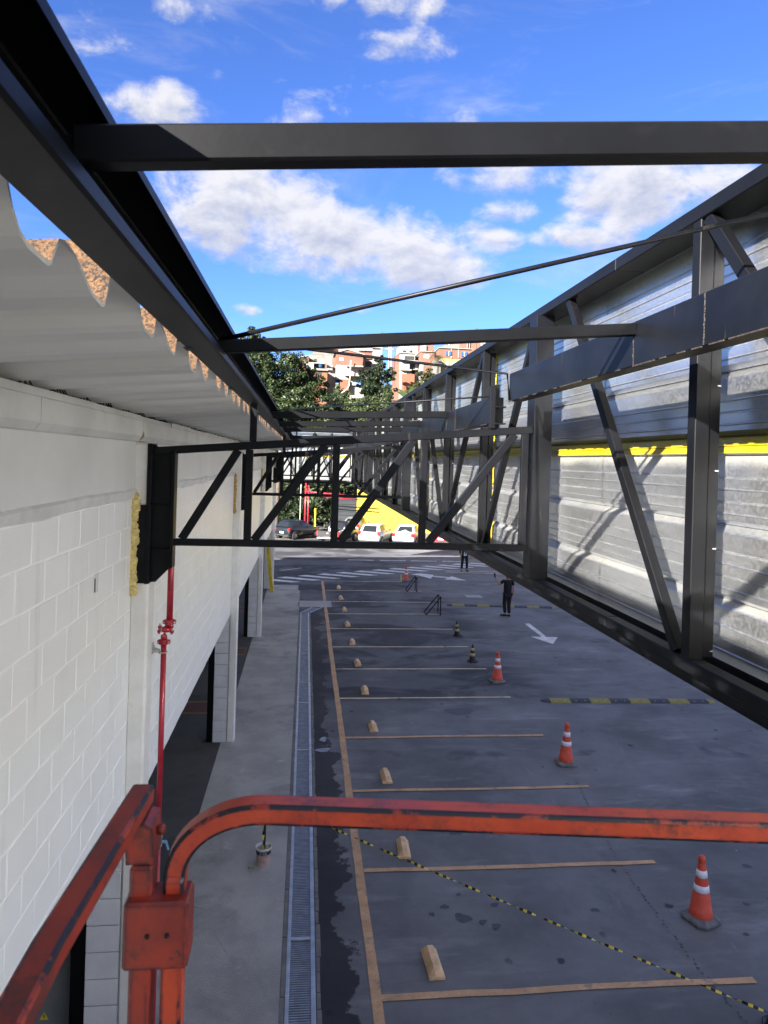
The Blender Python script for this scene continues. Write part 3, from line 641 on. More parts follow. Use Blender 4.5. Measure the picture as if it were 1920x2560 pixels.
# ------------------------------------------------------------------ roof beams across the yard
BX = 1.72
def beam(y, zl, zr, h, label, xr=BX - .002):
    t = thing('roof_beam', label, 'steel beam', (0, y, zl), 'black roof beams spanning from the channel to the box girder')
    w = .055
    b = MB(); b.bar((-.455, y + w / 2, zl + h / 2), (xr, y + w / 2, zr + h / 2), w, h, c=.005); b.build('tube', M['steel'], t)
    b = MB(); b.bbox(-.546, -.45, y + .01, y + w - .01, zl + .008, zl + h - .02, .001); b.build('cleat', M['steel2'], t)
beam(1.40, 6.590, 6.778, .073, 'nearest black roof beam crossing the whole sky', 1.718)
beam(3.60, 6.556, 6.752, .064, 'second black roof beam, just above the hillside houses')
beam(8.65, 6.52, 6.602, .085, 'third roof beam, first one beyond the nearest wall truss')
for y, l in ((10.8, 'fourth roof beam from the camera, second beyond the nearest truss'), (13.0, 'fifth roof beam, last before the second wall truss'), (17.5, 'roof beam just beyond the second wall truss'), (19.7, 'middle roof beam between second and third trusses'), (21.9, 'roof beam just before the third wall truss'), (26.4, 'first roof beam beyond the third truss'), (28.7, 'middle roof beam of the last bay'), (31, 'farthest roof beam near the end cladding')): beam(y, 6.52, 6.60, .08, l)
def girder(y0, y1, z0, z1, label):
    t = thing('box_girder', label, 'steel beam', (BX, (y0 + y1) / 2, z0), 'box girders carrying the roof beams')
    cuts = [y0] + [y for y in (2.95, 3.63, 8.7, 10.85, 17.5, 21.9, 26.4, 31) if y0 + .3 < y < y1 - .3] + [y1]
    for i in range(len(cuts) - 1):
        b = MB(); b.bbox(BX, BX + .12, cuts[i] + .001, cuts[i + 1] - .001, z0, z1, .004); b.build('girder_section', M['steel2'], t)
    w = MB(); rr = random.Random(int(y0 * 7)); 
    for c in cuts[1:-1]:
        zq = z0 + .004
        while zq < z1 - .012:
            hq = rr.uniform(.006, .022); o_ = rr.uniform(-.003, .003)
            if rr.random() < .8: w.bbox(BX - rr.uniform(.0012, .0035), BX + .002, c - .004 + o_, c + .004 + o_, zq, min(zq + hq, z1 - .002), .001)
            zq += hq + rr.uniform(.0, .006)
    k = y0
    while k < y1 - .05:
        l = rr.uniform(.02, .12)
        if rr.random() < .45: w.bbox(BX - .003, BX + .004, k, k + l, z0 - .004, z0 + .003, .0012)
        k += l
    w.build('weld_bead', M['weld'], t, kind='stuff')
girder(-2.0, 5.97, 6.59, 6.828, 'near box girder high on the right, with weld seams')
girder(6.56, 15.2, 6.43, 6.68, 'lower box girder behind the nearest truss post')
girder(15.5, 24.1, 6.43, 6.68, 'box girder beyond the second truss'); girder(24.4, 33.0, 6.43, 6.68, 'farthest box girder beyond the third truss')
def rod(p0, p1, r, label, hook=None):
    b = MB(); pts = [p0, p1] + ([hook] if hook else []); b.tube(pts, r, 8); b.build('tie_rod', M['steel2'], None, label, 'tie rod', 'thin tie rods bracing the roof beams', origin=p0)
rod((-.46, 3.75, 6.645), (2.2, 3.07, 7.27), .0125, 'thick tie rod rising to the right across the clouds')
rod((-.46, 3.80, 6.66), (1.716, 6.03, 6.836), .010, 'tie rod crossing in front of the houses to the near girder end', (1.712, 5.93, 6.60))
rod((-.46, 8.95, 6.63), (1.716, 6.62, 6.69), .009, 'level tie rod just above the third roof beam')
rod((-.46, 8.75, 6.61), (1.716, 13.0, 6.69), .009, 'tie rod sloping away beyond the third roof beam'); rod((-.46, 15.2, 6.62), (1.716, 10.8, 6.69), .009, 'tie rod between the fourth beam and second truss')
rod((-.46, 17.6, 6.62), (1.716, 21.9, 6.69), .009, 'tie rod beyond the second truss')

# ------------------------------------------------------------------ wall trusses
TX = [-1.145, -.51, .27, 1.08, 2.035]
def truss(yc, label, first=False):
    w = .058; t = thing('wall_truss', label, 'truss', (.5, yc, 5.25), 'black trusses bridging from the white wall to the cladding frame')
    zt = lambda x: 6.090 + (x + 1.14) * .0888
    ZB = 5.268
    b = MB(); b.bar((TX[0] - .02, yc, ZB), (2.075, yc, ZB), w, .062, c=.005); b.build('bottom_chord', M['steel2'], t)
    b = MB(); b.bar((TX[0] - .25, yc, zt(-1.39)), (2.10, yc, zt(2.10)), w, .070, c=.005); b.build('top_chord', M['steel2'], t)
    for x in TX[1:]:
        b = MB(); b.bar((x, yc, ZB + .032), (x, yc, zt(x) - .036), w - .004, .066, up=(1, 0, 0), c=.005); b.build('post', M['steel2'], t)
    for k in range(4):
        a = (TX[k] + .06, yc, ZB + .03); e = (TX[k + 1] - .10, yc, zt(TX[k + 1] - .1) - .034)
        b = MB(); b.bar(a, e, w - .008, .072, up=(0, 1, 0) if False else (-(e[2] - a[2]), 0, e[0] - a[0]), c=.005); b.build('diagonal', M['steel2'], t)
    b = MB(); b.bar((-.485, yc + .02, zt(-.485) + .036), (-.485, yc + .02, 6.519), .05, .062, up=(1, 0, 0), c=.004); b.build('hanger_post', M['steel2'], t)
    for dx, dz in ((-.018, 0), (.03, .02)):
        b = MB(); b.bar((1.713 + dx + .01, yc - .012 + dx, zt(1.71) + .036), (1.713 + dx + .01, yc - .012 + dx, 6.77 + dz), .05, .05, up=(1, 0, 0), c=.003); b.build('girder_post', M['steel2'], t)
    for z in (6.43, 6.585):
        b = MB(); b.bbox(1.72, 1.83, yc - .06, yc + .02, z - .012, z, .001); b.build('seat_cleat', M['steel'], t)
    # bracket on the wall column
    yf = yc - .05
    b = MB(); b.bbox(-1.492, -1.345, yf - .012, yf + .010, 4.905, 5.595, .002); b.build('face_plate', M['steel'], t)
    b = MB(); b.bbox(-1.388, -1.347, yf - .02, yf + .18, 4.90, 6.138, .003); b.build('bracket_flange', M['steel'], t)
    b = MB(); b.prism([(-1.346, yf + .03, 4.912), (-1.30, yf + .03, 4.912), (-1.178, yf + .03, 5.04), (-1.178, yf + .03, 6.05), (-1.346, yf + .03, 6.13)], (0, .012, 0)); b.build('bracket_web', M['steel'], t)
    b = MB(); b.bbox(-1.177, -1.150, yf - .02, yf + .12, 5.04, 6.08, .003); b.build('bracket_flange', M['steel'], t)
    for z in (5.592, 5.20):
        b = MB(); b.bbox(-1.346, -1.178, yf - .02, yf + .029, z - .006, z + .006, .001); b.build('stiffener', M['steel'], t)
    return t
truss(6.49, 'nearest and largest black truss, tied to the first white column'); truss(15.35, 'second black truss, seen through the nearest one'); truss(24.3, 'third black truss along the yard'); truss(33.1, 'farthest black truss, in front of the end cladding')
def foam(y, z0, z1, mat, label, seed):
    rr = random.Random(seed); bm = bmesh.new(); z = z0
    while z < z1:
        r = rr.uniform(.030, .046); m = bmesh.ops.create_icosphere(bm, subdivisions=2, radius=r)
        c = Vector((-1.492 + rr.uniform(-.012, .014), y + rr.uniform(-.02, .012), z))
        for v in m['verts']:
            n = v.co.normalized(); v.co = v.co * (1 + rr.uniform(-.22, .26)) * Vector((1, .9, 1.15)).length / 1.75; v.co += c
        z += r * .62
    b = MB(); b.add([v.co for v in bm.verts], [[v.index for v in f.verts] for f in bm.faces] if bm.verts.index_update() is None else [], 0, False); bm.free()
    b.build('foam_bead', mat, None, label, 'foam', 'foam beads squeezed out beside the truss brackets', origin=(-1.49, y, z0))
foam(6.43, 4.82, 5.68, M['foam'], 'pale yellow foam bead beside the nearest bracket', 1); foam(15.22, 4.9, 5.68, M['foamold'], 'browner foam bead beside the second truss bracket', 2); foam(24.15, 4.95, 5.65, M['foamold'], 'distant brown foam bead on the third column', 3)

# ------------------------------------------------------------------ cladding frame on the right
FX = 2.15
fr = thing('cladding_frame', 'black steel frame backing the ribbed metal cladding on the right', 'steel frame', (FX + .1, 15, 4.9))
def part(mb, name, mat, par=fr): return mb.build(name, mat, par)
EY = 37.2
for y0, y1 in ((-2.4, 4.86), (4.86, 11.1), (11.1, 17.1), (17.1, 23.1), (23.1, 29.1), (29.1, EY + .3)):
    b = MB(); b.bbox(FX, FX + .23, y0 + .001, y1 - .001, 7.452, 7.540, .006); part(b, 'top_chord', M['steel'])
    b = MB(); b.bbox(FX, FX + .10, y0 + .001, y1 - .001, 4.908, 4.982, .008); part(b, 'bottom_chord', M['steel'])
    b = MB(); b.bbox(FX + .101, FX + .29, y0, y1, 4.86, 4.868, .001); b.bbox(FX + .29, FX + .298, y0, y1, 4.695, 4.972, .001); part(b, 'bottom_angle', M['steel2'])
BAY = [-2.45, 6.45, 15.35, 24.3, 33.1]
PW = .085
def fpost(y):
    b = MB(); b.bar((FX + .048, y, 4.984), (FX + .048, y, 7.45), PW, .085, up=(1, 0, 0), c=.004); part(b, 'post', M['steel'])
    b = MB(); b.bbox(FX + .10, FX + .165, y - .02, y + .022, 4.99, 7.44, .003); part(b, 'post_flange', M['steel'])
    for z in (5.02, 5.6, 6.04, 6.52, 6.95):
        b = MB(); b.bbox(FX + .142, FX + .164, y - .024, y - .0205, z, z + .007, .001); part(b, 'clip', M['bolt'])
def fdiag(y0, z0, y1, z1):
    b = MB(); b.bar((FX + .044, y0, z0), (FX + .044, y1, z1), .075, .062, up=(1, 0, 0), c=.004); part(b, 'diagonal', M['steel'])
ZT, ZL = 7.449, 4.985
for i in range(len(BAY) - 1):
    c0, c1 = BAY[i] + .17, BAY[i + 1]
    L = c1 - c0; p = [c0 + L * k / 4 for k in (1, 2, 3)]
    if i == 0: p = [-.7, 1.55, 3.80]
    elif i == 1: p = [8.68, 11.05, 13.25]
    for y in p: fpost(y)
    fdiag(c0 + .08, ZT, p[0] - .10, ZL); fdiag(p[0] + .08, ZT, p[1] - .10, ZL); fdiag(p[2] - .08, ZT, p[1] + .10, ZL); fdiag(c1 - .62, ZT, p[2] + .13, ZL)
for y in BAY[1:]:
    b = MB(); b.bbox(2.105, 2.275, y - .012, y + .002, 4.985, 7.449, .002); b.bbox(2.108, 2.125, y + .0025, y + .22, 4.985, 7.449, .002); b.bbox(2.255, 2.272, y + .0025, y + .22, 4.985, 7.449, .002); part(b, 'column', M['steel2'])
# cladding: bands between folds, each a sheet with fine ribs
PX = 2.42
def band_profile(z0, z1, top_lip, bot_lip):
    pr = []
    if bot_lip: pr += [(PX + .055, z0 - .030), (PX + .05, z0 + .0), (PX + .0, z0 + .055)]
    z = z0 + (.055 if bot_lip else 0); k = 0
    zt = z1 - (.035 if top_lip else 0)
    n = max(1, int(round((zt - z) / .085))); st = (zt - z) / n
    if not bot_lip: pr.append((PX, z))
    for k in range(n):
        a = z + k * st
        pr += [(PX, a + st * .5 - .010), (PX + (.006 if k % 2 else -.005), a + st * .5), (PX, a + st * .5 + .010)]
    pr.append((PX, zt))
    if top_lip: pr += [(PX + .03, z1 - .012), (PX + .06, z1 - .010)]
    return pr
# light chamfer faces up at the foot of each fold; the sheet above tucks behind
def band(z0, z1, foot, head):
    st = .070; pr = []
    zlo, zhi = z0, z1
    if foot: pr.append((PX + .040, zlo - .002))
    pr.append((PX, zlo + (.026 if foot else 0)))
    hh = .11 if abs(zhi - 6.245) < .01 else .05
    n = max(1, int((zhi - zlo - hh - .06) / st))
    for k in range(n):
        a = zlo + .062 + k * st; d = .009 if k % 2 else -.007
        pr += [(PX, a - .008), (PX + d, a - .0015), (PX + d, a + .0015), (PX, a + .008)]
    if head and hh > .06: pr += [(PX, zhi - .108), (PX - .030, zhi - .098), (PX - .022, zhi - .062), (PX - .031, zhi - .056), (PX - .024, zhi - .022), (PX - .012, zhi - .012), (PX + .006, zhi - .006), (PX + .046, zhi)]
    elif head: pr += [(PX, zhi - .048), (PX + .008, zhi - .040), (PX + .044, zhi - .004), (PX + .046, zhi)]
    else: pr.append((PX, zhi))
    return pr
BANDS = [(4.945, 5.30, False, True), (5.305, 5.73, True, True), (5.735, 6.245, True, True), (6.252, 6.63, True, True), (6.635, 7.475, True, False)]
def lay(z0, z1, foot, head, y0, y1, dx=0, name='cladding_sheet'):
    pr = band(z0, z1, foot, head); n = len(pr); b = MB()
    vs = [(x + dx, y, z) for y in (y0, y1) for x, z in pr]
    b.add(vs, [(j, j + 1, n + j + 1, n + j) for j in range(n - 1)]); return b
YS = [-2.4, 1.9, 5.6, 8.95, 12.2, 15.5, 19.9, 24.3, 28.7, 33.1, EY]
for i in range(len(YS) - 1):
    for j, (z0, z1, ft, hd) in enumerate(BANDS):
        b = lay(z0, z1, ft, hd, YS[i] + .001, YS[i + 1] + .02, random.uniform(-.002, .002) + (.004 if i % 2 else 0)); part(b, 'cladding_sheet', M['panel'])
    b = MB(); b.box(PX + .062, PX + .068, YS[i] + .002, YS[i + 1] - .002, 4.94, 7.47); part(b, 'backing_sheet', M['panel'])
b = MB(); b.bbox(PX - .03, PX + .066, -2.4, EY, 7.4765, 7.490, .002); part(b, 'cap_trim', M['panel'])
for y in (8.95, 13.9, 17.4, 21.8):
    b = MB()
    pr = []
    for (z0, z1, ft, hd) in BANDS: pr += [(x - .006, z) for x, z in band(z0, z1, ft, hd)]
    n = len(pr); b.add([(x, yy, z) for yy in (y, y + .085) for x, z in pr], [(j, j + 1, n + j + 1, n + j) for j in range(n - 1)]); part(b, 'joint_strip', M['yellow'])
# end wall of the cladding
en = thing('end_cladding', 'sunlit ribbed metal cladding with yellow stripe closing the far end', 'cladding', (.4, EY, 4.95))
for x0, x1 in ((-1.55, .35), (.36, 2.40)):
    for (z0, z1, ft, hd) in BANDS:
        pr = band(z0, z1, ft, hd); n = len(pr); b = MB(); b.add([(x, EY + .30 + (px_ - PX), z) for x in (x0, x1) for px_, z in pr], [(j, j + 1, n + j + 1, n + j) for j in range(n - 1)]); b.build('cladding_sheet', M['panel'], en)
for z0, z1 in ((7.452, 7.54), (4.908, 4.982)): b = MB(); b.bbox(-1.55, 2.14, EY + .02, EY + .12, z0, z1, .005); b.build('chord', M['steel'], en)
for x in (-1.5, -.55, .4, 1.3): b = MB(); b.bar((x, EY + .07, 4.99), (x, EY + .07, 7.44), .085, .085, up=(1, 0, 0)); b.build('post', M['steel'], en)
for xa, xb in ((-1.45, -.6), (.35, -.5), (.45, 1.25)): b = MB(); b.bar((xa, EY + .16, 7.40), (xb, EY + .16, 5.02), .06, .06, up=(0, 1, 0)); b.build('diagonal', M['steel'], en)

# ------------------------------------------------------------------ scissor lift guard rail
lift = thing('lift_guardrail', 'worn orange red guardrail of the work lift in the foreground', 'guardrail', (-.2, 1.22, 4.4))
def rprof(w, h, r=.006, k=2):
    pts = []
    for cx_, cy_, a0 in ((w / 2 - r, h / 2 - r, 0), (-w / 2 + r, h / 2 - r, 90), (-w / 2 + r, -h / 2 + r, 180), (w / 2 - r, -h / 2 + r, 270)):
        for i in range(k + 1):
            a = R(a0 + 90 * i / k); pts.append((cx_ + r * math.cos(a), cy_ + r * math.sin(a)))
    return pts
RZ = 5.445
yr = lambda x: 1.245 - .1235 * (x + .034)
def arcpts():
    pts = [(-.204, 1.262, 4.3), (-.204, 1.262, 5.31)]
    cx_, cz, r = -.204 + .155, RZ - .0165 - .115, None
    for i in range(13):
        a = R(180 - 90 * i / 12); x = cx_ + .155 * math.cos(a); z = cz + .115 * math.sin(a); pts.append((x, yr(x) + (.0 if x > -.03 else 0), z))
    for x in (.0, .3, .9, 1.6): pts.append((x, yr(x), RZ - .0165))
    return pts
b = MB(); b.sweep(arcpts(), rprof(.046, .034, .005), up=(0, 1, 0) if False else (.0, 1, .0001), smooth=False)
front = b
# swept with the tube's depth along Y and its height in the bend plane
def sweep_plane(pts, w, h, r):
    prof = rprof(h, w, r); b = MB(); vs = []; pts = [Vector(p) for p in pts]; n = len(prof); k = len(pts)
    for i, p in enumerate(pts):
        a = (pts[min(i + 1, k - 1)] - pts[max(i - 1, 0)]).normalized(); dp = Vector((0, 1, 0)); dp = (dp - a * dp.dot(a)).normalized(); u = dp.cross(a).normalized()
        vs += [p + u * x + dp * y for x, y in prof]
    b.add(vs, [(i * n + j, i * n + (j + 1) % n, (i + 1) * n + (j + 1) % n, (i + 1) * n + j) for i in range(k - 1) for j in range(n)] + [tuple(range(n)), tuple(range((k - 1) * n, k * n))], 0, False)
    b.m = [1 if (q < (k - 1) * n and (q % n) % 3 != 2) else 0 for q in range(len(b.m))]; return b
sweep_plane(arcpts(), .046, .036, .0062).build('front_rail', [M['lift'], M['liftedge']], lift)
b = MB(); b.sweep([(-.297, .2, RZ - .017), (-.297, .9, RZ - .017), (-.275, 1.318, RZ - .017)], rprof(.040, .034, .0062)); b.m = [1 if (q < 24 and (q % 12) % 3 != 2) else 0 for q in range(len(b.m))]; b.build('side_rail', [M['liftdark'], M['liftedge']], lift)
b = MB(); b.prism([(-.288, 1.24, RZ - .035), (-.256, 1.24, RZ - .035), (-.242, 1.24, 5.405), (-.238, 1.24, 5.343), (-.284, 1.24, 5.343)], (0, .07, 0)); b.build('rail_gusset', M['liftdark'], lift)
b = MB(); b.bbox(-.276, -.238, 1.232, 1.285, 5.285, 5.3425, .005); b.build('post_neck', M['liftdark'], lift)
b = MB(); b.bbox(-.281, -.174, 1.215, 1.282, 5.178, 5.292, .005); col_ = b.build('post_collar', M['liftdark'], lift)
for x in (-.240, -.208):
    h = MB(); h.lathe([(0, 0), (.0042, 0), (.0042, .002), (0, .002)], 12); o = h.build('bolt_hole', M['hole'], col_, origin=(0, 0, 0)); o.rotation_euler = (R(90), 0, 0); o.location = Vector((x, 1.2146, 5.238)) - WLOC[col_]
b = MB(); b.bbox(-.274, -.238, 1.235, 1.285, 4.3, 5.177, .005); b.build('corner_post', M['liftdark'], lift)
b = MB(); b.lathe([(0, 0), (.009, 0), (.009, .008), (.005, .012), (0, .012)], 10); o = b.build('lock_pin', M['liftdark'], lift, origin=(0, 0, 0)); o.rotation_euler = (0, R(90), 0); o.location = Vector((-.238, 1.275, 5.385)) - WLOC[lift]
b = MB(); b.bbox(-.34, 1.9, -.9, 1.3, 4.28, 4.32, .004); b.build('platform_deck', M['greygate'], lift)

# ------------------------------------------------------------------ red fire pipe on the first column
pp = thing('fire_pipe', 'red fire pipe with bolted couplings standing beside the first white column', 'pipe', (-1.26, 6.75, 0))
XU, XL, YP = -1.217, -1.262, 6.75
b = MB(); b.tube([(XU, YP, 4.515), (XU, YP, 5.24)], .0285, 14); b.build('riser', M['redpipe'], pp)
b = MB(); b.tube([(XL, YP, 2.53), (XL, YP, 4.285)], .0255, 14); b.build('riser', M['redpipe'], pp)
b = MB(); b.tube([(XL, YP, .012), (XL, YP, 2.40)], .0255, 14); b.build('riser', M['redpipe'], pp)
b = MB(); b.tube([(XL, YP, 4.33), (XL, YP, 4.37), (XL + .005, YP + .012, 4.41), (XL + .022, YP + .02, 4.44), (XU, YP + .014, 4.458), (XU, YP, 4.49)], .029, 14); b.build('elbow', M['redpipe'], pp)
def coupling(x, z, r, tilt=0):
    b = MB(); b.lathe([(r - .002, -.022), (r + .012, -.022), (r + .014, -.012), (r + .008, 0), (r + .014, .012), (r + .012, .022), (r - .002, .022)], 18, (x, YP, z)); c = b.build('coupling', M['redpipe'], pp)
    for s in (-1, 1):
        b = MB(); b.bbox(x + s * (r + .012) - .017, x + s * (r + .012) + .017, YP - .02, YP + .02, z - .019, z + .019, .007); b.build('lug', M['redpipe'], c)
        b = MB(); b.tube([(x + s * (r + .018), YP - .040, z), (x + s * (r + .018), YP + .03, z)], .0085, 8); b.build('bolt', M['bolt'], c)
coupling(XU, 4.495, .030); coupling(XL, 4.31, .029)
b = MB(); b.lathe([(.028, -.02), (.042, -.02), (.045, 0), (.042, .02), (.028, .02)], 16, (-1.243, YP, 4.425)); c = b.build('coupling', M['redpipe'], pp)
for x, z in ((-1.30, 4.45), (-1.195, 4.45), (-1.305, 4.41), (-1.19, 4.405)):
    b = MB(); b.tube([(x, YP - .01, z - .025), (x, YP - .01, z + .032)], .008, 8); b.build('bolt', M['bolt'], c)
    b = MB(); b.bbox(x - .016, x + .016, YP - .026, YP + .012, z - .014, z + .014, .006); b.build('lug', M['redpipe'], c)
br = thing('pipe_bracket', 'small zinc bracket with clamp holding the red pipe', 'bracket', (-1.35, 6.70, 4.22))
b = MB(); b.bbox(-1.352, -1.345, 6.66, 6.72, 4.215, 4.32, .002); b.prism([(-1.345, 6.68, 4.26), (-1.345, 6.68, 4.315), (-1.33, 6.68, 4.275), (-1.30, 6.68, 4.262)], (0, .02, 0)); b.bbox(-1.345, -1.285, 6.67, 6.71, 4.232, 4.258, .003); b.build('arm', M['bracket'], br)
b = MB(); pts = [(XL + .033 * math.cos(a), YP + .033 * math.sin(a), 4.215) for a in [R(k) for k in range(-200, 90, 20)]]; b.tube(pts, .005, 6); b.tube([(XL - .04, YP - .03, 4.215), (XL - .01, YP - .045, 4.215)], .008, 6); b.build('clamp', M['bolt'], br)
vl = MB(); vl.lathe([(.026, -.045), (.038, -.045), (.040, -.03), (.034, -.026), (.036, .02), (.041, .026), (.041, .045), (.026, .045)], 14, (XL, YP, 2.465)); vl = vl.build('valve', M['brass'], pp)
b = MB(); b.bar((XL + .03, YP - .03, 2.475), (XL + .085, YP - .035, 2.475), .02, .02); b.bar((XL + .08, YP - .035, 2.48), (XL + .105, YP - .04, 2.40), .018, .006, up=(0, 1, 0)); b.build('lever', M['bluehandle'], vl)

# ------------------------------------------------------------------ electric cabinet under the building
cb = thing('electric_cabinet', 'grey metal cabinet with yellow warning triangle under the building', 'cabinet', (-2.05, 6.4, 0))
cp = at(165, 2060, 6.7)
b = MB(); b.bbox(-2.75, cp.x, 6.7, 7.2, .01, 2.3, .01); b.build('cabinet_body', M['cabinet'], cb)
b = MB(); b.bbox(-2.72, cp.x - .05, 6.69, 6.6985, .1, 2.24, .004); b.build('cabinet_door', M['cabinet'], cb)
sp = at(98, 2197, 6.68)
b = MB(); b.add([(sp.x - .04, 6.686, sp.z - .03), (sp.x + .04, 6.686, sp.z - .03), (sp.x, 6.686, sp.z + .04)], [(0, 1, 2)]); st_ = b.build('warning_sticker', M['sticker'], cb)
b = MB(); b.add([(sp.x - .004, 6.684, sp.z + .02), (sp.x + .006, 6.684, sp.z + .02), (sp.x, 6.684, sp.z + .002), (sp.x + .008, 6.684, sp.z + .002), (sp.x - .006, 6.684, sp.z - .022), (sp.x - .002, 6.684, sp.z - .004), (sp.x - .008, 6.684, sp.z - .004)], [(0, 1, 2, 3, 4, 5, 6)]); b.build('bolt_symbol', M['tapek'], st_)
lb = at(155, 2045, 6.68); b = MB(); b.box(lb.x - .04, lb.x + .03, 6.686, 6.690, lb.z - .05, lb.z + .02); b.build('name_plate', M['navy'], cb)

# ------------------------------------------------------------------ cones
def cone_base(n, r0, z0, r1, z1, rot=0):
    b = MB(); k = 8; cut = .72
    def ring(r, z):
        o = []
        for i in range(4):
            a = R(45 + 90 * i + rot)
            for s in (-.22, .22): o.append((r * math.cos(a + s), r * math.sin(a + s), z))
        return o
    vs = ring(r0, z0) + ring(r0, z0 + .028) + ring(r0 * .93, z0 + .045) + ring(r1, z1)
    b.add(vs, [(j * k + i, j * k + (i + 1) % k, (j + 1) * k + (i + 1) % k, (j + 1) * k + i) for j in range(3) for i in range(k)] + [tuple(range(24, 32))]); return b
def make_cone():
    t = thing('traffic_cone', 'x', 'traffic cone', (0, 0, 0), 'orange traffic cones with two white bands')
    cone_base(8, .245, .004, .165, .075).build('rubber_base', M['rubber'], t)
    rz = lambda z: .150 - (z - .07) * (.150 - .044) / .70
    b = MB(); b.lathe([(rz(.07), .07), (rz(.09) + .004, .085), (rz(.17) + .002, .17), (rz(.172), .172), (rz(.5), .5), (rz(.74), .74), (.043, .755), (.047, .765), (.049, .80), (.040, .83), (.022, .845), (0, .848)], 24); b.build('cone_body', M['coneo'], t)
    for z0, z1 in ((.39, .475), (.575, .665)): b = MB(); b.lathe([(rz(z0) + .0005, z0), (rz(z0) + .003, z0 + .001), (rz(z1) + .003, z1 - .001), (rz(z1) + .0005, z1)], 24); b.build('reflective_band', M['conew'], t)
    return t
c0 = make_cone()
for i, (x, y, r, s, lab) in enumerate(((5.46, 9.02, 20, 1.01, 'nearest orange cone, right foreground, on grey dusty base'), (5.43, 13.95, -8, .985, 'second orange cone, at the end of a stall line'), (5.47, 19.3, 12, .99, 'third orange cone, near the speed bump'), (5.2, 35.7, 40, .90, 'farthest orange cone, by the crosswalk'))):
    c = c0 if i == 0 else copy_tree(c0); c.location = (x, y, .002); c.rotation_euler = (R(random.uniform(-1, 1)), R(random.uniform(-1, 1)), R(r)); c.scale = (s, s, s); c['label'] = lab
def make_bcone():
    t = thing('striped_cone', 'x', 'traffic cone', (0, 0, 0), 'small black cones with yellow bands')
    cone_base(8, .165, .003, .11, .03).build('rubber_base', M['coneb'], t)
    rz = lambda z: .105 - (z - .03) * (.105 - .030) / .47
    b = MB(); b.lathe([(rz(.03), .03), (rz(.25), .25), (rz(.5), .5), (.026, .53), (.012, .54), (0, .54)], 20); b.build('cone_body', M['coneb'], t)
    for z0, z1 in ((.185, .27), (.35, .425)): b = MB(); b.lathe([(rz(z0), z0), (rz(z0) + .0025, z0 + .001), (rz(z1) + .0025, z1 - .001), (rz(z1), z1)], 20); b.build('yellow_band', M['coney'], t)
    return t
k0 = make_bcone()
ce = atz(1684, 2118, .54)
for i, (x, y, rx, ry, lab) in enumerate(((5.22, 21.25, 0, 0, 'upright black and yellow cone behind the third orange cone'), (5.44, 24.45, 2, -7, 'leaning black and yellow cone, the farther one'), (ce.x, ce.y, 0, 0, 'black cone cut off by the lower right corner'))):
    c = k0 if i == 0 else copy_tree(k0); c.location = (x, y, .002); c.rotation_euler = (R(rx), R(ry), R(15 + 20 * i)); c['label'] = lab
mini = MB(); mini.lathe([(.07, 0), (.07, .03), (.035, .04), (.04, .12), (.03, .13), (.042, .22), (.03, .23), (.038, .31), (.02, .36), (0, .37)], 12)
mini.build('post_stub', M['coney'], None, 'tiny yellow post stub left of the farthest orange cone', 'post', origin=(0, 0, 0)).location = (4.92, 35.5, .002)

# ------------------------------------------------------------------ wheel stops
def make_stop():
    b = MB(); L, w, h, e = .50, .19, .115, .06
    def sec(y, k): return [(-w / 2, y, .0), (w / 2, y, .0), (w / 2, y, .025), (w * .15 * k + .006, y, h * k), (-w * .15 * k - .006, y, h * k), (-w / 2, y, .025)]
    vs = sec(-L / 2, .35) + sec(-L / 2 + e, 1) + sec(L / 2 - e, 1) + sec(L / 2, .35); n = 6
    b.add(vs, [(j * n + i, j * n + (i + 1) % n, (j + 1) * n + (i + 1) % n, (j + 1) * n + i) for j in range(3) for i in range(n)] + [(5, 4, 3, 2, 1, 0), (18, 19, 20, 21, 22, 23)])
    return b.build('wheel_stop', M['stop'], None, 'x', 'wheel stop', 'tan wheel stops, one in each parking stall')
s0 = make_stop()
names = ['nearest tan wheel stop, lower middle', 'second tan wheel stop, under the striped tape', 'third tan wheel stop, first one beyond the red rail', 'fourth tan wheel stop from the camera', 'fifth tan wheel stop, beyond a dark oil patch', 'sixth tan wheel stop, middle of the row', 'seventh tan wheel stop of the row', 'eighth tan wheel stop, near the leaning striped cone', 'ninth tan wheel stop of the row', 'tenth tan wheel stop, second from the far end', 'farthest tan wheel stop, by the crosswalk']
for i, y in enumerate((8.40, 10.93, 13.44, 15.97, 18.48, 21.0, 23.4, 25.97, 28.5, 30.95, 33.5)):
    o = s0 if i == 0 else s0.copy()
    if i: COL.objects.link(o)
    o.location = (1.685 + random.uniform(-.015, .015), y, .003); o.rotation_euler = (0, 0, R(random.uniform(-3, 3))); o['label'] = names[i]

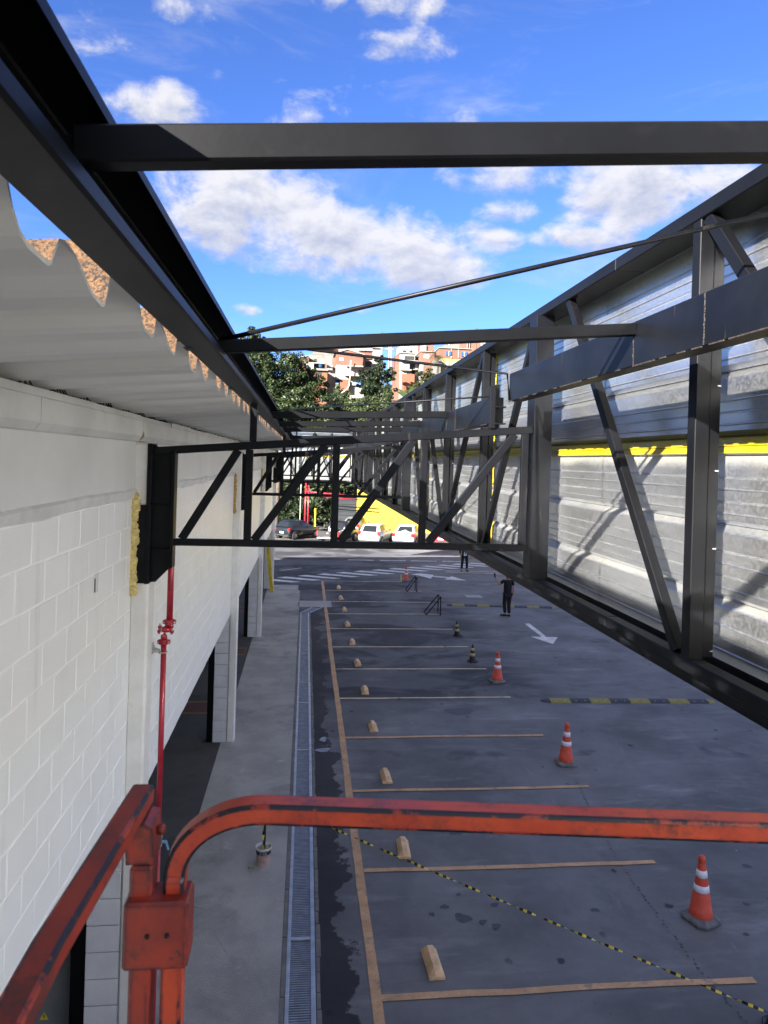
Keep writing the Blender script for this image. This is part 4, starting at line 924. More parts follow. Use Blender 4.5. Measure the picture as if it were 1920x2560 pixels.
# ------------------------------------------------------------------ speed bumps
def bump_(x0, x1, y0, y1, nseg, lab):
    t = thing('speed_bump', lab, 'speed bump', ((x0 + x1) / 2, (y0 + y1) / 2, 0), 'black and yellow rubber speed bumps')
    ecap = .22; w = .17; h = .05; L = x1 - x0 - 2 * ecap
    def sec(x, k):
        y = y0 + (y1 - y0) * (x - x0) / (x1 - x0); return [(x, y - w * k, .002), (x, y - w * .75 * k, .012 + h * .45 * k), (x, y - w * .25 * k, .01 + h * k), (x, y + w * .25 * k, .01 + h * k), (x, y + w * .75 * k, .012 + h * .45 * k), (x, y + w * k, .002)]
    def piece(xs, name, m):
        b = MB(); vs = []
        for x, k in xs: vs += sec(x, k)
        b.add(vs, [(j * 6 + i, j * 6 + i + 1, (j + 1) * 6 + i + 1, (j + 1) * 6 + i) for j in range(len(xs) - 1) for i in range(5)] + [(5, 4, 3, 2, 1, 0), tuple(range(len(xs) * 6 - 6, len(xs) * 6))]); o = b.build(name, m, t)
    piece([(x0, .25), (x0 + .05, .6), (x0 + .12, .86), (x0 + ecap - .003, 1)], 'end_cap', M['bumpk']); piece([(x1 - ecap + .003, 1), (x1 - .12, .86), (x1 - .05, .6), (x1, .25)], 'end_cap', M['bumpy'])
    for k in range(nseg):
        a = x0 + ecap + L * k / nseg; piece([(a + .002, 1), (a + L / nseg - .002, 1)], 'segment', M['bumpy'] if k % 2 == 0 else M['bumpk'])
    bb = MB()
    for k in range(nseg):
        a = x0 + ecap + L * (k + .5) / nseg; y = y0 + (y1 - y0) * (a - x0) / (x1 - x0)
        for dx in (-.12, .12): bb.box(a + dx - .012, a + dx + .012, y - .11, y - .09, .03, .05)
    bb.build('bolt', M['bolt'], t)
bump_(6.18, 10.82, 17.70, 17.55, 8, 'near speed bump with faded yellow blocks, beside the third cone'); bump_(6.11, 10.8, 29.75, 29.35, 8, 'far speed bump passing behind the man in black')

# ------------------------------------------------------------------ steel triangle barriers
def barrier(x0, x1, y, h, dy, lab):
    t = thing('steel_trestle', lab, 'barrier', ((x0 + x1) / 2, y, 0), 'black triangular steel trestles in the parking lot')
    r = .022
    for yy in (y, y + dy):
        for nm, a, e in (('upright', (x1, yy, .01), (x1 - .01, yy, h)), ('brace', (x0, yy, .02), (x1 - .01, yy, h - .02))):
            b = MB(); b.bar(a, e, r * 1.6, r * 1.6, up=(0, 1, 0)); b.build(nm, M['steel'], t)
    for z, x in ((h - .015, x1 - .011), (.03, x0), (.03, x1)): b = MB(); b.bar((x, y + .02, z), (x, y + dy - .02, z), r * 1.4, r * 1.4); b.build('tie_bar', M['steel'], t)
barrier(4.90, 5.47, 27.75, .74, .55, 'nearer black triangular trestle, right of a dark oil patch'); barrier(4.85, 5.3, 32.75, .69, .5, 'farther black triangular trestle, below the farthest orange cone')

# ------------------------------------------------------------------ bucket post + striped tape
bk = thing('bucket', 'white plastic bucket of concrete with printed label on the walkway', 'bucket', (-.46, 10.66, .012))
BXc = (-.46, 10.66, .012)
b = MB(); b.lathe([(0, .001), (.093, .001), (.097, .012), (.112, .235), (.121, .238), (.122, .262), (.116, .264), (.110, .240), (.108, .215), (0, .213)], 28, BXc); b.build('pail', M['bucket'], bk)
b = MB(); n = 28
def arcband(r0, z0, r1, z1, a0, a1, m, name):
    b = MB(); k = 14; vs = []
    for i in range(k + 1):
        a = R(a0 + (a1 - a0) * i / k); vs += [(BXc[0] + r0 * math.cos(a), BXc[1] + r0 * math.sin(a), BXc[2] + z0), (BXc[0] + r1 * math.cos(a), BXc[1] + r1 * math.sin(a), BXc[2] + z1)]
    b.add(vs, [(2 * i, 2 * i + 2, 2 * i + 3, 2 * i + 1) for i in range(k)], 0, True); return b.build(name, m, bk)
arcband(.0995, .015, .1102, .172, 190, 350, M['bucketlbl'], 'printed_label'); arcband(.1104, .173, .1133, .225, 190, 350, M['navy'], 'printed_band')
tx = bpy.data.curves.new('brand_text', 'FONT'); tx.body = 'D ASI'; tx.size = .045; tx.align_x = 'CENTER'; tx.extrude = .0005
to = bpy.data.objects.new('printed_letters', tx); COL.objects.link(to); dg = bpy.context.evaluated_depsgraph_get(); me = bpy.data.meshes.new_from_object(to.evaluated_get(dg)); bpy.data.objects.remove(to)
for v in me.vertices:
    a = -math.pi / 2 + v.co.x / .113; z = .183 + v.co.y; r = .1145 + v.co.z; v.co = (BXc[0] + r * math.cos(a) - BXc[0], BXc[1] + r * math.sin(a) - BXc[1], BXc[2] + z - BXc[2])
me.materials.append(M['bucket']); to = bpy.data.objects.new('printed_letters', me); COL.objects.link(to); to.parent = bk
b = MB(); b.add([(BXc[0] + .107 * math.cos(6.28 * i / 20), BXc[1] + .107 * math.sin(6.28 * i / 20), BXc[2] + .222 + .008 * math.sin(i * 2.3)) for i in range(20)] + [(BXc[0], BXc[1], BXc[2] + .232)], [(i, (i + 1) % 20, 20) for i in range(20)]); b.build('set_concrete', M['cement'], bk)
PT = Vector((-.452, 10.66, .985))
b = MB(); b.bar((-.455, 10.66, .2), tuple(PT), .042, .042, up=(0, 1, 0), c=.003); post_ = b.build('tape_post', M['coneb'], None, 'dark square post standing in the white bucket', 'post', origin=(-.455, 10.66, .2))
def tape_mesh(p0, p1, sag, w, twists, nst, stripes):
    p0, p1 = Vector(p0), Vector(p1); b = MB(); ax = (p1 - p0).normalized(); s = ax.cross(Vector((0, 0, 1))).normalized(); u = s.cross(ax)
    vs = []
    for i in range(nst + 1):
        t = i / nst; c = p0.lerp(p1, t) - Vector((0, 0, sag * 4 * t * (1 - t))); a = twists * 2 * math.pi * t + .5 * math.sin(9 * t)
        d = s * math.cos(a) + u * math.sin(a); ww = w * (.6 + .4 * abs(math.sin(twists * 3.1 * t)))
        vs += [c - d * ww / 2, c + d * ww / 2]
    L = (p1 - p0).length
    b.v += [tuple(v) for v in vs]
    for i in range(nst):
        b.f.append([2 * i, 2 * i + 1, 2 * i + 3, 2 * i + 2]); b.m.append(int(i / nst * stripes) % 2); b.sm.append(True)
    return b
TE = at(1664, 2188, 7.0)
b = tape_mesh((PT.x + .02, PT.y, PT.z - .02), TE, .02, .033, 9, 540, 128); b.build('striped_tape', [M['tapey'], M['tapek']], None, 'twisted black and yellow tape stretched across the stalls', 'tape', fix=False)
b = tape_mesh((-.478, 10.635, .90), (-.462, 10.63, .24), 0, .04, 1.2, 40, 9); b.build('loose_tape', [M['tapey'], M['tapek']], post_, fix=False)
b = MB(); b.add([(-.46, 10.6, .245), (-.36, 10.56, .275), (-.345, 10.55, .262), (-.335, 10.54, .235), (-.35, 10.58, .25), (-.45, 10.63, .24)], [(0, 1, 2, 5), (2, 3, 4, 5)]); b.build('loose_tape_end', M['tapey'], post_, fix=False)
b = MB(); b.add([(-.66, 10.53, .02), (-.57, 10.55, .05), (-.56, 10.58, .018), (-.63, 10.58, .016)], [(0, 1, 2, 3)]); b.add([(-.68, 10.53, .02), (-.66, 10.53, .021), (-.63, 10.58, .017), (-.67, 10.57, .016)], [(0, 1, 2, 3)], 1); b.build('tape_scrap', [M['tapey'], M['tapek']], None, 'scrap of striped tape lying left of the bucket', 'tape', fix=False)

# ------------------------------------------------------------------ far corner of the building: yellow guard
yp0 = Vector((-1.64, 32.3, .01)); yp1 = at(644, 1195, 32.3)
yb_ = at(592, 1275, 32.3); yt_ = at(583.5, 1190, 32.3)
b = MB(); b.bar((yb_.x - .03, 32.3, .015), (yb_.x - .03 + (yt_.x + .01 - yb_.x) * 1.4, 32.3, yt_.z * 1.4), .16, .16, up=(0, 1, 0), c=.01); b.build('guard_post', M['ypost'], None, 'yellow guard post by the far corner of the white building', 'post', origin=(yb_.x, 32.3, .01))

# ------------------------------------------------------------------ cars
def paint(name, c, rough=.28): return pm(name, c, rough, 0, .04, 2, coat=.6, dirt=.08, dcol=tuple(v * .5 for v in c))
M['glass'] = pm('dark car glass', (.012, .014, .016), .05, 0, .1, 3)
M['tyre'] = pm('tyre rubber', (.018, .018, .018), .85, 0, .2, 9); M['rim'] = pm('alloy rim', (.34, .34, .35), .35, .7, .1, 9)
M['tail'] = pm('red tail lamp', (.45, .012, .012), .15, 0, .2, 30); M['lampw'] = pm('clear lamp', (.65, .65, .66), .12)
M['plate'] = pm('number plate', (.62, .62, .60), .5); M['trim'] = pm('black car trim', (.02, .02, .021), .6); M['chrome'] = pm('dull chrome', (.5, .5, .5), .25, .9)
def car(name, label, cat, pos, head, col, low, cab, wheels, wr=.30, tail=(.74, .98, .60, .80), hi_tail=True, bed=None, bump=None):
    t = thing(name, label, cat, (0, 0, 0))
    def sec(y, lo, hi, w): return [(-w * .86, y, lo), (-w, y, lo + (hi - lo) * .28), (-w * 1.0, y, lo + (hi - lo) * .62), (-w * .965, y, hi - .03), (-w * .90, y, hi), (0, y, hi + .015), (w * .90, y, hi), (w * .965, y, hi - .03), (w, y, lo + (hi - lo) * .62), (w, y, lo + (hi - lo) * .28), (w * .86, y, lo)]
    b = MB(); vs = []
    for st in low: vs += sec(*st)
    n = 11; b.add(vs, [(j * n + i, j * n + (i + 1) % n, (j + 1) * n + (i + 1) % n, (j + 1) * n + i) for j in range(len(low) - 1) for i in range(n)] + [tuple(range(n)), tuple(range((len(low) - 1) * n, len(low) * n))], 0, True)
    body = b.build('body', col, t)
    # cabin
    vs = []
    for (y, zb, wb, zt, wt) in cab: vs += [(-wb, y, zb), (-wt, y, zt - .03), (-wt * .9, y, zt), (0, y, zt + .012), (wt * .9, y, zt), (wt, y, zt - .03), (wb, y, zb)]
    n = 7; b = MB(); b.add(vs, [(j * n + i, j * n + i + 1, (j + 1) * n + i + 1, (j + 1) * n + i) for j in range(len(cab) - 1) for i in range(n - 1)], 0, True); b.build('cabin', col, t)
    def lerp(a, c, k): return tuple(a[i] + (c[i] - a[i]) * k for i in range(3))
    def pane(q, nm, ins, off):
        c = Vector((0, 0, 0))
        for p in q: c += Vector(p) / 4
        nrm = (Vector(q[1]) - Vector(q[0])).cross(Vector(q[3]) - Vector(q[0])).normalized()
        out = c - Vector((0, (cab[0][0] + cab[-1][0]) / 2, .7))
        if nrm.dot(out) < 0: nrm = -nrm
        q = [Vector(p) + (c - Vector(p)) * ins + nrm * off for p in q]; b = MB(); b.quad(*q); b.build(nm, M['glass'], t, fix=False)
    def V(s, i):
        y, zb, wb, zt, wt = cab[s]; return [(-wb, y, zb), (-wt, y, zt - .03), (-wt * .9, y, zt), (0, y, zt), (wt * .9, y, zt), (wt, y, zt - .03), (wb, y, zb)][i]
    L = len(cab) - 1
    def widen(s0, s1):
        return [(-cab[s0][2] * .86, cab[s0][0], cab[s0][1]), (-cab[s1][4] * .88, cab[s1][0], cab[s1][3]), (cab[s1][4] * .88, cab[s1][0], cab[s1][3]), (cab[s0][2] * .86, cab[s0][0], cab[s0][1])]
    pane(widen(0, 1), 'rear_window', .13, .02); pane(widen(L, L - 1), 'windscreen', .08, .02)
    mid = 2
    for sgn in (0, 6):
        tp = 1 if sgn == 0 else 5
        a0, a1 = V(1, sgn), V(1, tp); m0, m1 = V(mid, sgn), V(mid, tp); e0, e1 = V(L - 1, sgn), V(L - 1, tp)
        pane([lerp(a0, a1, .10), lerp(a1, m1, .05), m1, lerp(m0, m1, .10)], 'side_window', .10, .012); pane([lerp(m0, m1, .10), m1, e1, lerp(e0, V(L, sgn), .62)], 'side_window', .09, .012)
    W = max(st[3] for st in low)
    for y in wheels:
        for sx in (-1, 1):
            b = MB(); o = []
            b.lathe([(wr + .055, 0), (wr + .055, .012), (0, .012)], 24); a = b.build('wheel_arch', M['trim'], t, origin=(0, 0, 0)); a.rotation_euler = (0, R(90) * sx, 0); a.location = (sx * (W - .004), y, wr)
            b = MB(); b.lathe([(wr * .62, -.1), (wr * .96, -.09), (wr, -.06), (wr, .06), (wr * .95, .085), (wr * .66, .09), (wr * .62, .07)], 24); w_ = b.build('wheel', M['tyre'], t, origin=(0, 0, 0)); w_.rotation_euler = (0, R(90) * sx, 0); w_.location = (sx * (W - .065), y, wr)
            b = MB(); b.lathe([(wr * .64, .07), (wr * .6, .082), (wr * .2, .075), (0, .085)], 10); b.build('rim', M['rim'], w_, origin=(0, 0, 0))
    z0, z1, x0, x1 = tail
    yl = low[1][0] - .01
    for sx in (-1, 1):
        b = MB(); b.bbox(min(sx * x0, sx * x1), max(sx * x0, sx * x1), -.005, yl + .2, z0, z1, .02); b.build('tail_lamp', M['tail'], t)
        b = MB(); b.bbox(min(sx * (W - .38), sx * (W - .08)), max(sx * (W - .38), sx * (W - .08)), low[-1][0] - .24, low[-1][0] - .06, .58, .70, .02); b.build('headlight', M['lampw'], t)
        b = MB(); b.bbox(min(sx * (W + .0), sx * (W + .16)), max(sx * (W + .0), sx * (W + .16)), cab[-1][0] - .55, cab[-1][0] - .42, .92, 1.04, .02); b.build('wing_mirror', M['trim'] if bed else col, t)
    b = MB(); b.bbox(-.2, .2, -.022, -.002, .48, .60, .004); b.build('number_plate', M['plate'], t)
    if bump is None: b = MB(); b.bbox(-W * .82, W * .82, -.012, .06, .30, .38, .01); b.build('bumper_trim', M['trim'], t)
    if bed:
        y0, y1, zf, zt = bed
        for nm, bx in (('tailgate', (-W * .92, W * .92, -.01, .05, zf, zt)), ('bed_side', (-W * .985, -W * .985 + .06, .055, y1, zf, zt)), ('bed_side', (W * .985 - .06, W * .985, .055, y1, zf, zt))):
            b = MB(); b.bbox(*bx, .012); b.build(nm, col, t)
        b = MB(); b.bbox(-W * .9, W * .9, -.14, -.02, .48, .60, .02); b.build('rear_bumper', M['chrome'], t)
        b = MB(); b.bbox(-.07, .07, -.016, -.010, zt - .2, zt - .12, .003); b.build('badge', M['chrome'], t)
    t.location = pos; t.rotation_euler = (0, 0, -R(head)); return t
hatch_low = [(0, .36, .70, .72), (.05, .27, .86, .79), (.30, .23, .97, .825), (1.2, .21, .96, .835), (2.5, .21, .93, .835), (3.15, .24, .86, .81), (3.55, .27, .74, .75), (3.72, .34, .58, .62)]
hatch_cab = [(.10, .93, .72, .95, .66), (.48, .955, .80, 1.40, .60), (1.35, .95, .81, 1.485, .61), (2.02, .94, .80, 1.41, .58), (2.82, .88, .72, .90, .66)]
sedan_low = [(0, .36, .72, .72), (.05, .27, .93, .79), (.30, .23, .985, .83), (1.2, .21, .97, .84), (2.8, .21, .92, .84), (3.6, .24, .84, .81), (4.0, .27, .74, .75), (4.18, .34, .58, .62)]
sedan_cab = [(.55, .96, .74, .98, .66), (1.08, .955, .80, 1.34, .58), (1.8, .95, .81, 1.43, .60), (2.35, .94, .80, 1.37, .57), (3.15, .87, .72, .89, .66)]
old_low = [(0, .36, .70, .70), (.05, .27, .90, .77), (.25, .23, .95, .80), (1.2, .21, .94, .81), (2.4, .21, .90, .81), (3.1, .24, .82, .79), (3.55, .28, .72, .73), (3.70, .34, .58, .66)]
old_cab = [(.06, .92, .70, .94, .64), (.40, .93, .77, 1.33, .59), (1.25, .93, .78, 1.41, .60), (1.95, .92, .77, 1.35, .57), (2.62, .86, .70, .88, .64)]
pick_low = [(0, .50, .60, .76), (.04, .42, .64, .82), (.4, .34, .64, .835), (1.65, .32, .66, .84), (1.75, .32, 1.0, .84), (3.2, .32, 1.0, .84), (4.1, .34, .94, .81), (4.4, .38, .80, .72)]
pick_cab = [(1.74, 1.0, .76, 1.02, .72), (1.82, 1.0, .80, 1.52, .62), (2.3, 1.0, .81, 1.60, .64), (2.75, .99, .80, 1.55, .62), (3.45, .95, .74, .97, .68)]
def gp(x, y, Y): p = at(x, y, Y); return (p.x, Y, .002)
car('white_hatchback', 'white hatchback car with red tail lamps parked before the yellow wall', 'car', gp(799, 1175, 50.6), 23, paint('white car paint', (.42, .42, .415)), hatch_low, hatch_cab, (.62, 3.05), .30, (.72, 1.0, .62, .80))
car('white_sedan', 'white sedan car with large rear lamps, between the hatchback and a red car', 'car', gp(873.5, 1175, 50.4), 19, paint('pearl white car paint', (.40, .40, .40)), sedan_low, sedan_cab, (.80, 3.35), .30, (.66, .92, .56, .80))
car('red_car', 'bright red car half hidden behind the steel frame', 'car', gp(955, 1175, 50.6), 17, paint('red car paint', (.34, .008, .02)), hatch_low, hatch_cab, (.62, 3.05), .30, (.70, .96, .62, .80))
car('black_pickup', 'black pickup truck with open bed beside the white hatchback', 'pickup truck', gp(710, 1175, 50.0), 24, paint('black car paint', (.008, .008, .009)), pick_low, pick_cab, (.98, 3.5), .34, (.66, 1.02, .74, .84), bed=(0, 1.7, .62, 1.04), bump=0)
car('dark_hatchback', 'old dark blue green hatchback parked alone near the hedge', 'car', gp(611.5, 1162, 53.4), 41, paint('dark teal car paint', (.004, .0085, .012)), old_low, old_cab, (.62, 2.95), .285, (.64, .86, .60, .78))
car('silver_car', 'pale car mostly hidden behind the black pickup', 'car', gp(757, 1160, 56.5), 20, paint('silver car paint', (.16, .175, .19)), sedan_low, sedan_cab, (.80, 3.35))
sk = bmesh.new(); bmesh.ops.create_icosphere(sk, subdivisions=2, radius=.3)
b = MB(); b.add([(v.co.x * 1.0 * (1 + .12 * math.sin(9 * v.co.y)), v.co.y * 1.1, .3 + v.co.z * .8 * (1 + .1 * math.sin(11 * v.co.x))) for v in sk.verts], [[v.index for v in f.verts] for f in sk.faces] if sk.verts.index_update() is None else [], 0, True); sk.free()
pb = at(722, 1122, 51.2); b.build('pale_sack', M['bucket'], None, 'pale sack lying in the bed of the black pickup', 'sack', origin=(0, 0, 0)).location = (pb.x, 51.0, .66)

# ------------------------------------------------------------------ people
M['skin'] = pm('skin', (.36, .19, .12), .55, 0, .1, 20); M['blackcloth'] = pm('black cloth', (.0055, .0055, .0065), .85, 0, .3, 14, .3, 60); M['trouser'] = pm('dark trousers', (.0055, .0055, .0075), .85, 0, .3, 14, .3, 60)
M['shoe'] = pm('black shoes', (.012, .012, .012), .4); M['grayhair'] = pm('grey hair', (.22, .21, .20), .8, 0, .3, 60); M['shirtw'] = pm('white shirt', (.72, .74, .80), .8); M['jacket'] = pm('dark jacket', (.008, .008, .012), .85, 0, .3, 14); M['tie'] = pm('navy tie', (.02, .025, .08), .6); M['phone'] = pm('dark phone', (.015, .015, .02), .25); M['darkhair'] = pm('dark hair', (.02, .016, .013), .7)
def skin(name, joints, edges, mat, parent, sub=2):
    me = bpy.data.meshes.new(name); me.from_pydata([j[:3] for j in joints], edges, []); o = bpy.data.objects.new(name, me); COL.objects.link(o)
    md = o.modifiers.new('s', 'SKIN'); md.use_smooth_shade = True
    for i, j in enumerate(joints):
        r = j[3] if isinstance(j[3], tuple) else (j[3], j[3]); me.skin_vertices[0].data[i].radius = r
    me.skin_vertices[0].data[0].use_root = True
    ss = o.modifiers.new('u', 'SUBSURF'); ss.levels = sub; ss.render_levels = sub
    dg = bpy.context.evaluated_depsgraph_get(); dg.update(); m2 = bpy.data.meshes.new_from_object(o.evaluated_get(dg)); bpy.data.objects.remove(o)
    m2.materials.clear(); m2.materials.append(mat)
    for p in m2.polygons: p.use_smooth = True
    o = bpy.data.objects.new(name, m2); COL.objects.link(o); o.parent = parent; return o
def chainmesh(name, chains, mat, parent):
    J = []; E_ = []; idx = {}
    for c in chains:
        prev = None
        for j in c:
            k = tuple(round(v, 3) for v in j[:3])
            if k not in idx: idx[k] = len(J); J.append(j)
            if prev is not None: E_.append((prev, idx[k]))
            prev = idx[k]
    return skin(name, J, E_, mat, parent)
def person(label, pos, P, cloth, hair):
    t = thing('person', label, 'person', (0, 0, 0))
    pel = (0, 0, .92, .12); chest = (0, 0, 1.22, (.15, .11)); nb = (0, .0, 1.44, .075); nk = (0, P['lean'], 1.50, .052); hd0 = (P['hx'] * .4, P['lean'] * 1.2, 1.56, .070); hd = (P['hx'], P['lean'] * 1.3, 1.645, .088); hd2 = (P['hx'], P['lean'] * 1.2, 1.715, .070)
    ch = [[pel, (0, 0, 1.06, (.135, .10)), chest, nb, nk, hd0, hd, hd2]]
    for s, A in ((-1, P['L']), (1, P['Rr'])):
        sh, elb, wr_, hand = A
        ch.append([nb, (*sh, .052), (*elb, .040), (*wr_, .028), (*hand, .036)])
    for A in P['legs']:
        hip, kn, an, toe = A
        ch.append([pel, (*hip, .085), (*kn, .058), (*an, .040), (*toe, .034)])
    body = chainmesh('body', ch, M['skin'], t)
    top = [[(0, 0, P['hem'], (.185, .135)), (0, 0, 1.06, (.175, .13)), (0, 0, 1.24, (.19, .14)), (0, 0, 1.40, (.13, .095)), (0, P['lean'] * .6, 1.465, .062)]]
    for A in (P['L'], P['Rr']):
        sh, elb = Vector(A[0]), Vector(A[1]); k = P['sleeve']; m = sh.lerp(elb, min(k, 1)); q = [(0, 0, 1.40, (.13, .095)), (*sh, .074), (*m, .064)]
        if k > 1: q.append((*Vector(A[1]).lerp(Vector(A[2]), k - 1), .048))
        top.append(q)
    chainmesh('shirt' if P['sleeve'] < 1 else 'jacket', top, cloth, t)
    lg = []
    for A in P['legs']:
        hip, kn, an, toe = [Vector(v) for v in A]; lg.append([(0, 0, .93, (.165, .125)), (*hip, .105), (*kn, .082), (*(an + Vector((0, 0, .035))), .070)])
    chainmesh('trousers', lg, M['trouser'], t)
    for A in P['legs']:
        an, toe = Vector(A[2]), Vector(A[3]); d = (toe - an); d.z = 0; d.normalize(); h = an - d * .06
        chainmesh('shoe', [[(h.x, h.y, .055, .05), (an.x, an.y, .06, .055), (toe.x - d.x * .03, toe.y - d.y * .03, .045, (.052, .038)), (toe.x + d.x * .06, toe.y + d.y * .06, .035, (.04, .028))]], M['shoe'], t)
    f = Vector(P['face']).normalized(); c = Vector((P['hx'], P['lean'] * 1.3, 1.66))
    chainmesh('hair', [[tuple(c - f * .030 + Vector((0, 0, .062))) + (.084,), tuple(c - f * .040 + Vector((0, 0, .018))) + (.088,), tuple(c - f * .050 + Vector((0, 0, -.04))) + (.055,)]], hair, t)
    sd = Vector((-f.y, f.x, 0)); b = MB()
    nz = c + f * .088 + Vector((0, 0, -.018)); b.add([tuple(nz + Vector((0, 0, .03)) - f * .01), tuple(nz + f * .022 - Vector((0, 0, .012))), tuple(nz + sd * .016 - Vector((0, 0, .016)) - f * .01), tuple(nz - sd * .016 - Vector((0, 0, .016)) - f * .01)], [(0, 1, 2), (0, 3, 1), (1, 3, 2)]); b.build('nose', M['skin'], t)
    for s in (-1, 1):
        e = c + f * .080 + sd * .032 * s + Vector((0, 0, .008)); b = MB(); b.bbox(e.x - .010, e.x + .010, e.y - .010, e.y + .010, e.z - .006, e.z + .006, .003); b.build('eye', M['shoe'], t)
        e = c + sd * .088 * s - f * .005; b = MB(); b.bbox(e.x - .014, e.x + .014, e.y - .014, e.y + .014, e.z - .035, e.z + .03, .008); b.build('ear', M['skin'], t)
    e = c + f * .084 - Vector((0, 0, .062)); b = MB(); b.bbox(e.x - .018, e.x + .018, e.y - .018, e.y + .018, e.z - .004, e.z + .005, .002); b.build('mouth', M['tail'], t)
    for A, cur in ((P['L'], P['Lf']), (P['Rr'], P['Rf'])):
        w_, h = Vector(A[2]), Vector(A[3]); d = (h - w_).normalized(); q = d.cross(Vector(cur)).normalized(); cu = Vector(cur).normalized()
        for i, (o_, l) in enumerate(((-.027, .062), (-.009, .072), (.009, .068), (.027, .054))):
            p0 = h + q * o_ + d * .01; p1 = p0 + d * l * .55 + cu * .012; p2 = p1 + d * l * .25 + cu * l * .5
            chainmesh('finger', [[(*p0, .010), (*p1, .009), (*p2, .007)]], M['skin'], body)
        p0 = h - q * .03 - d * .03; chainmesh('thumb', [[(*p0, .012), (*(p0 - q * .025 + d * .03), .010), (*(p0 - q * .022 + d * .055 + cu * .02), .008)]], M['skin'], body)
    t.location = pos; return t
man = dict(lean=.01, hx=-.02, hem=.80, sleeve=.62, face=(-1, .25, 0),
    L=((-.195, .0, 1.42), (-.315, .09, 1.24), (-.43, .17, 1.44), (-.47, .20, 1.52)), Rr=((.195, 0, 1.42), (.245, .0, 1.12), (.225, .04, .87), (.222, .055, .79)), Lf=(.7, .5, .2), Rf=(-.7, .5, 0),
    legs=(((-.09, 0, .86), (-.115, .03, .48), (-.075, .02, .09), (-.20, .10, .04)), ((.09, 0, .86), (.06, .0, .47), (.075, -.04, .09), (.03, .07, .04))))
m1 = person('man in black shirt and trousers seen from behind, holding up a phone', (8.14, 27.62, .002), man, M['blackcloth'], M['grayhair'])
b = MB(); b.bar((-.478, .185, 1.50), (-.500, .175, 1.665), .012, .075, up=(1, .3, 0), c=.003); b.build('phone', M['phone'], None, 'dark phone held up by the man in black', 'phone', origin=(-.47, .2, 1.57)).location = (8.14 - .478, 27.62 + .19, 1.60)
man2 = dict(lean=-.01, hx=0, hem=.84, sleeve=1.75, face=(.1, -1, 0),
    L=((-.20, 0, 1.42), (-.27, .02, 1.14), (-.26, -.06, .90), (-.26, -.08, .82)), Rr=((.20, 0, 1.42), (.29, .03, 1.14), (.31, -.03, .90), (.315, -.05, .82)), Lf=(.6, -.6, 0), Rf=(-.6, -.6, 0),
    legs=(((-.10, 0, .86), (-.13, -.02, .48), (-.155, .02, .09), (-.19, -.12, .04)), ((.10, 0, .86), (.14, -.02, .48), (.155, .02, .09), (.19, -.12, .04))))
m2 = person('man in dark suit and white shirt facing the camera, head behind the steel truss', (9.02, 39.25, .002), man2, M['jacket'], M['darkhair'])
b = MB(); b.add([(-.09, -.150, .84), (.09, -.150, .84), (.055, -.158, 1.2), (.035, -.12, 1.44), (-.035, -.12, 1.44), (-.055, -.158, 1.2)], [(0, 1, 2, 5), (5, 2, 3, 4)]); b.build('shirt_front', M['shirtw'], m2, fix=False)
b = MB(); b.add([(-.018, -.165, 1.40), (.018, -.165, 1.40), (.028, -.175, .98), (0, -.175, .92), (-.028, -.175, .98)], [(0, 1, 2, 3, 4)]); b.build('tie', M['tie'], m2, fix=False)

# ------------------------------------------------------------------ far wall, gate, red pipe frame
a = at(775, 1066, 60); b = MB(); b.bbox(a.x, 32, 60, 60.25, 0, 4.1, .01); b.build('yellow_wall', M['yellwall'], None, 'tall bright yellow wall behind the parked cars', 'wall', origin=(a.x + 10, 60, 0))
gt = thing('metal_gate', 'grey ribbed metal gate left of the yellow wall', 'gate', (a.x - .9, 60.1, 0))
b = MB(); b.bbox(a.x - 1.6, a.x - .02, 60.1, 60.14, 0, 2.9, .005); b.build('gate_panel', M['greygate'], gt)
for k in range(9): b = MB(); b.bbox(a.x - 1.58, a.x - .04, 60.05, 60.098, .15 + k * .31, .27 + k * .31, .006); b.build('gate_rib', M['greygate'], gt)
b = MB(); b.bbox(a.x - 1.7, a.x - .01, 60.02, 60.18, 2.9, 3.0, .006); b.build('lintel', M['steel'], gt)
rp = thing('red_pipe_frame', 'red pipe frame standing in front of the hedge', 'pipe', (.1, 58, 0)); rx = [at(x, 1100, 58).x for x in (662.5, 669)]; 
for i, x in enumerate(rx): b = MB(); b.tube([(x, 58, 0), (x, 58, 4.1 - .2 * i)], .055, 10); b.build('upright', M['redpipe'], rp)
q0, q1 = at(666, 1062, 58), at(777, 1072, 58)
for dz in (0, -.28): b = MB(); b.tube([(rx[0], 58.02, q0.z + dz), (q1.x, 58.02, q1.z + dz)], .05, 10); b.build('cross_pipe', M['redpipe'], rp)
a = at(652, 1100, 59); b = MB(); b.tube([(a.x, 59, 0), (a.x, 59, 4.4)], .04, 8); b.build('thin_post', M['greenpole'], None, 'thin pale green post left of the red pipe frame', 'post', origin=(a.x, 59, 0))
a = at(683, 1150, 57.5); b = MB(); b.bar((a.x, 57.5, 0), (a.x, 57.5, 2.1), .12, .12, up=(0, 1, 0), c=.01); b.build('yellow_bollard', M['ypost'], None, 'short yellow post right of the red pipe frame', 'post', origin=(a.x, 57.5, 0))

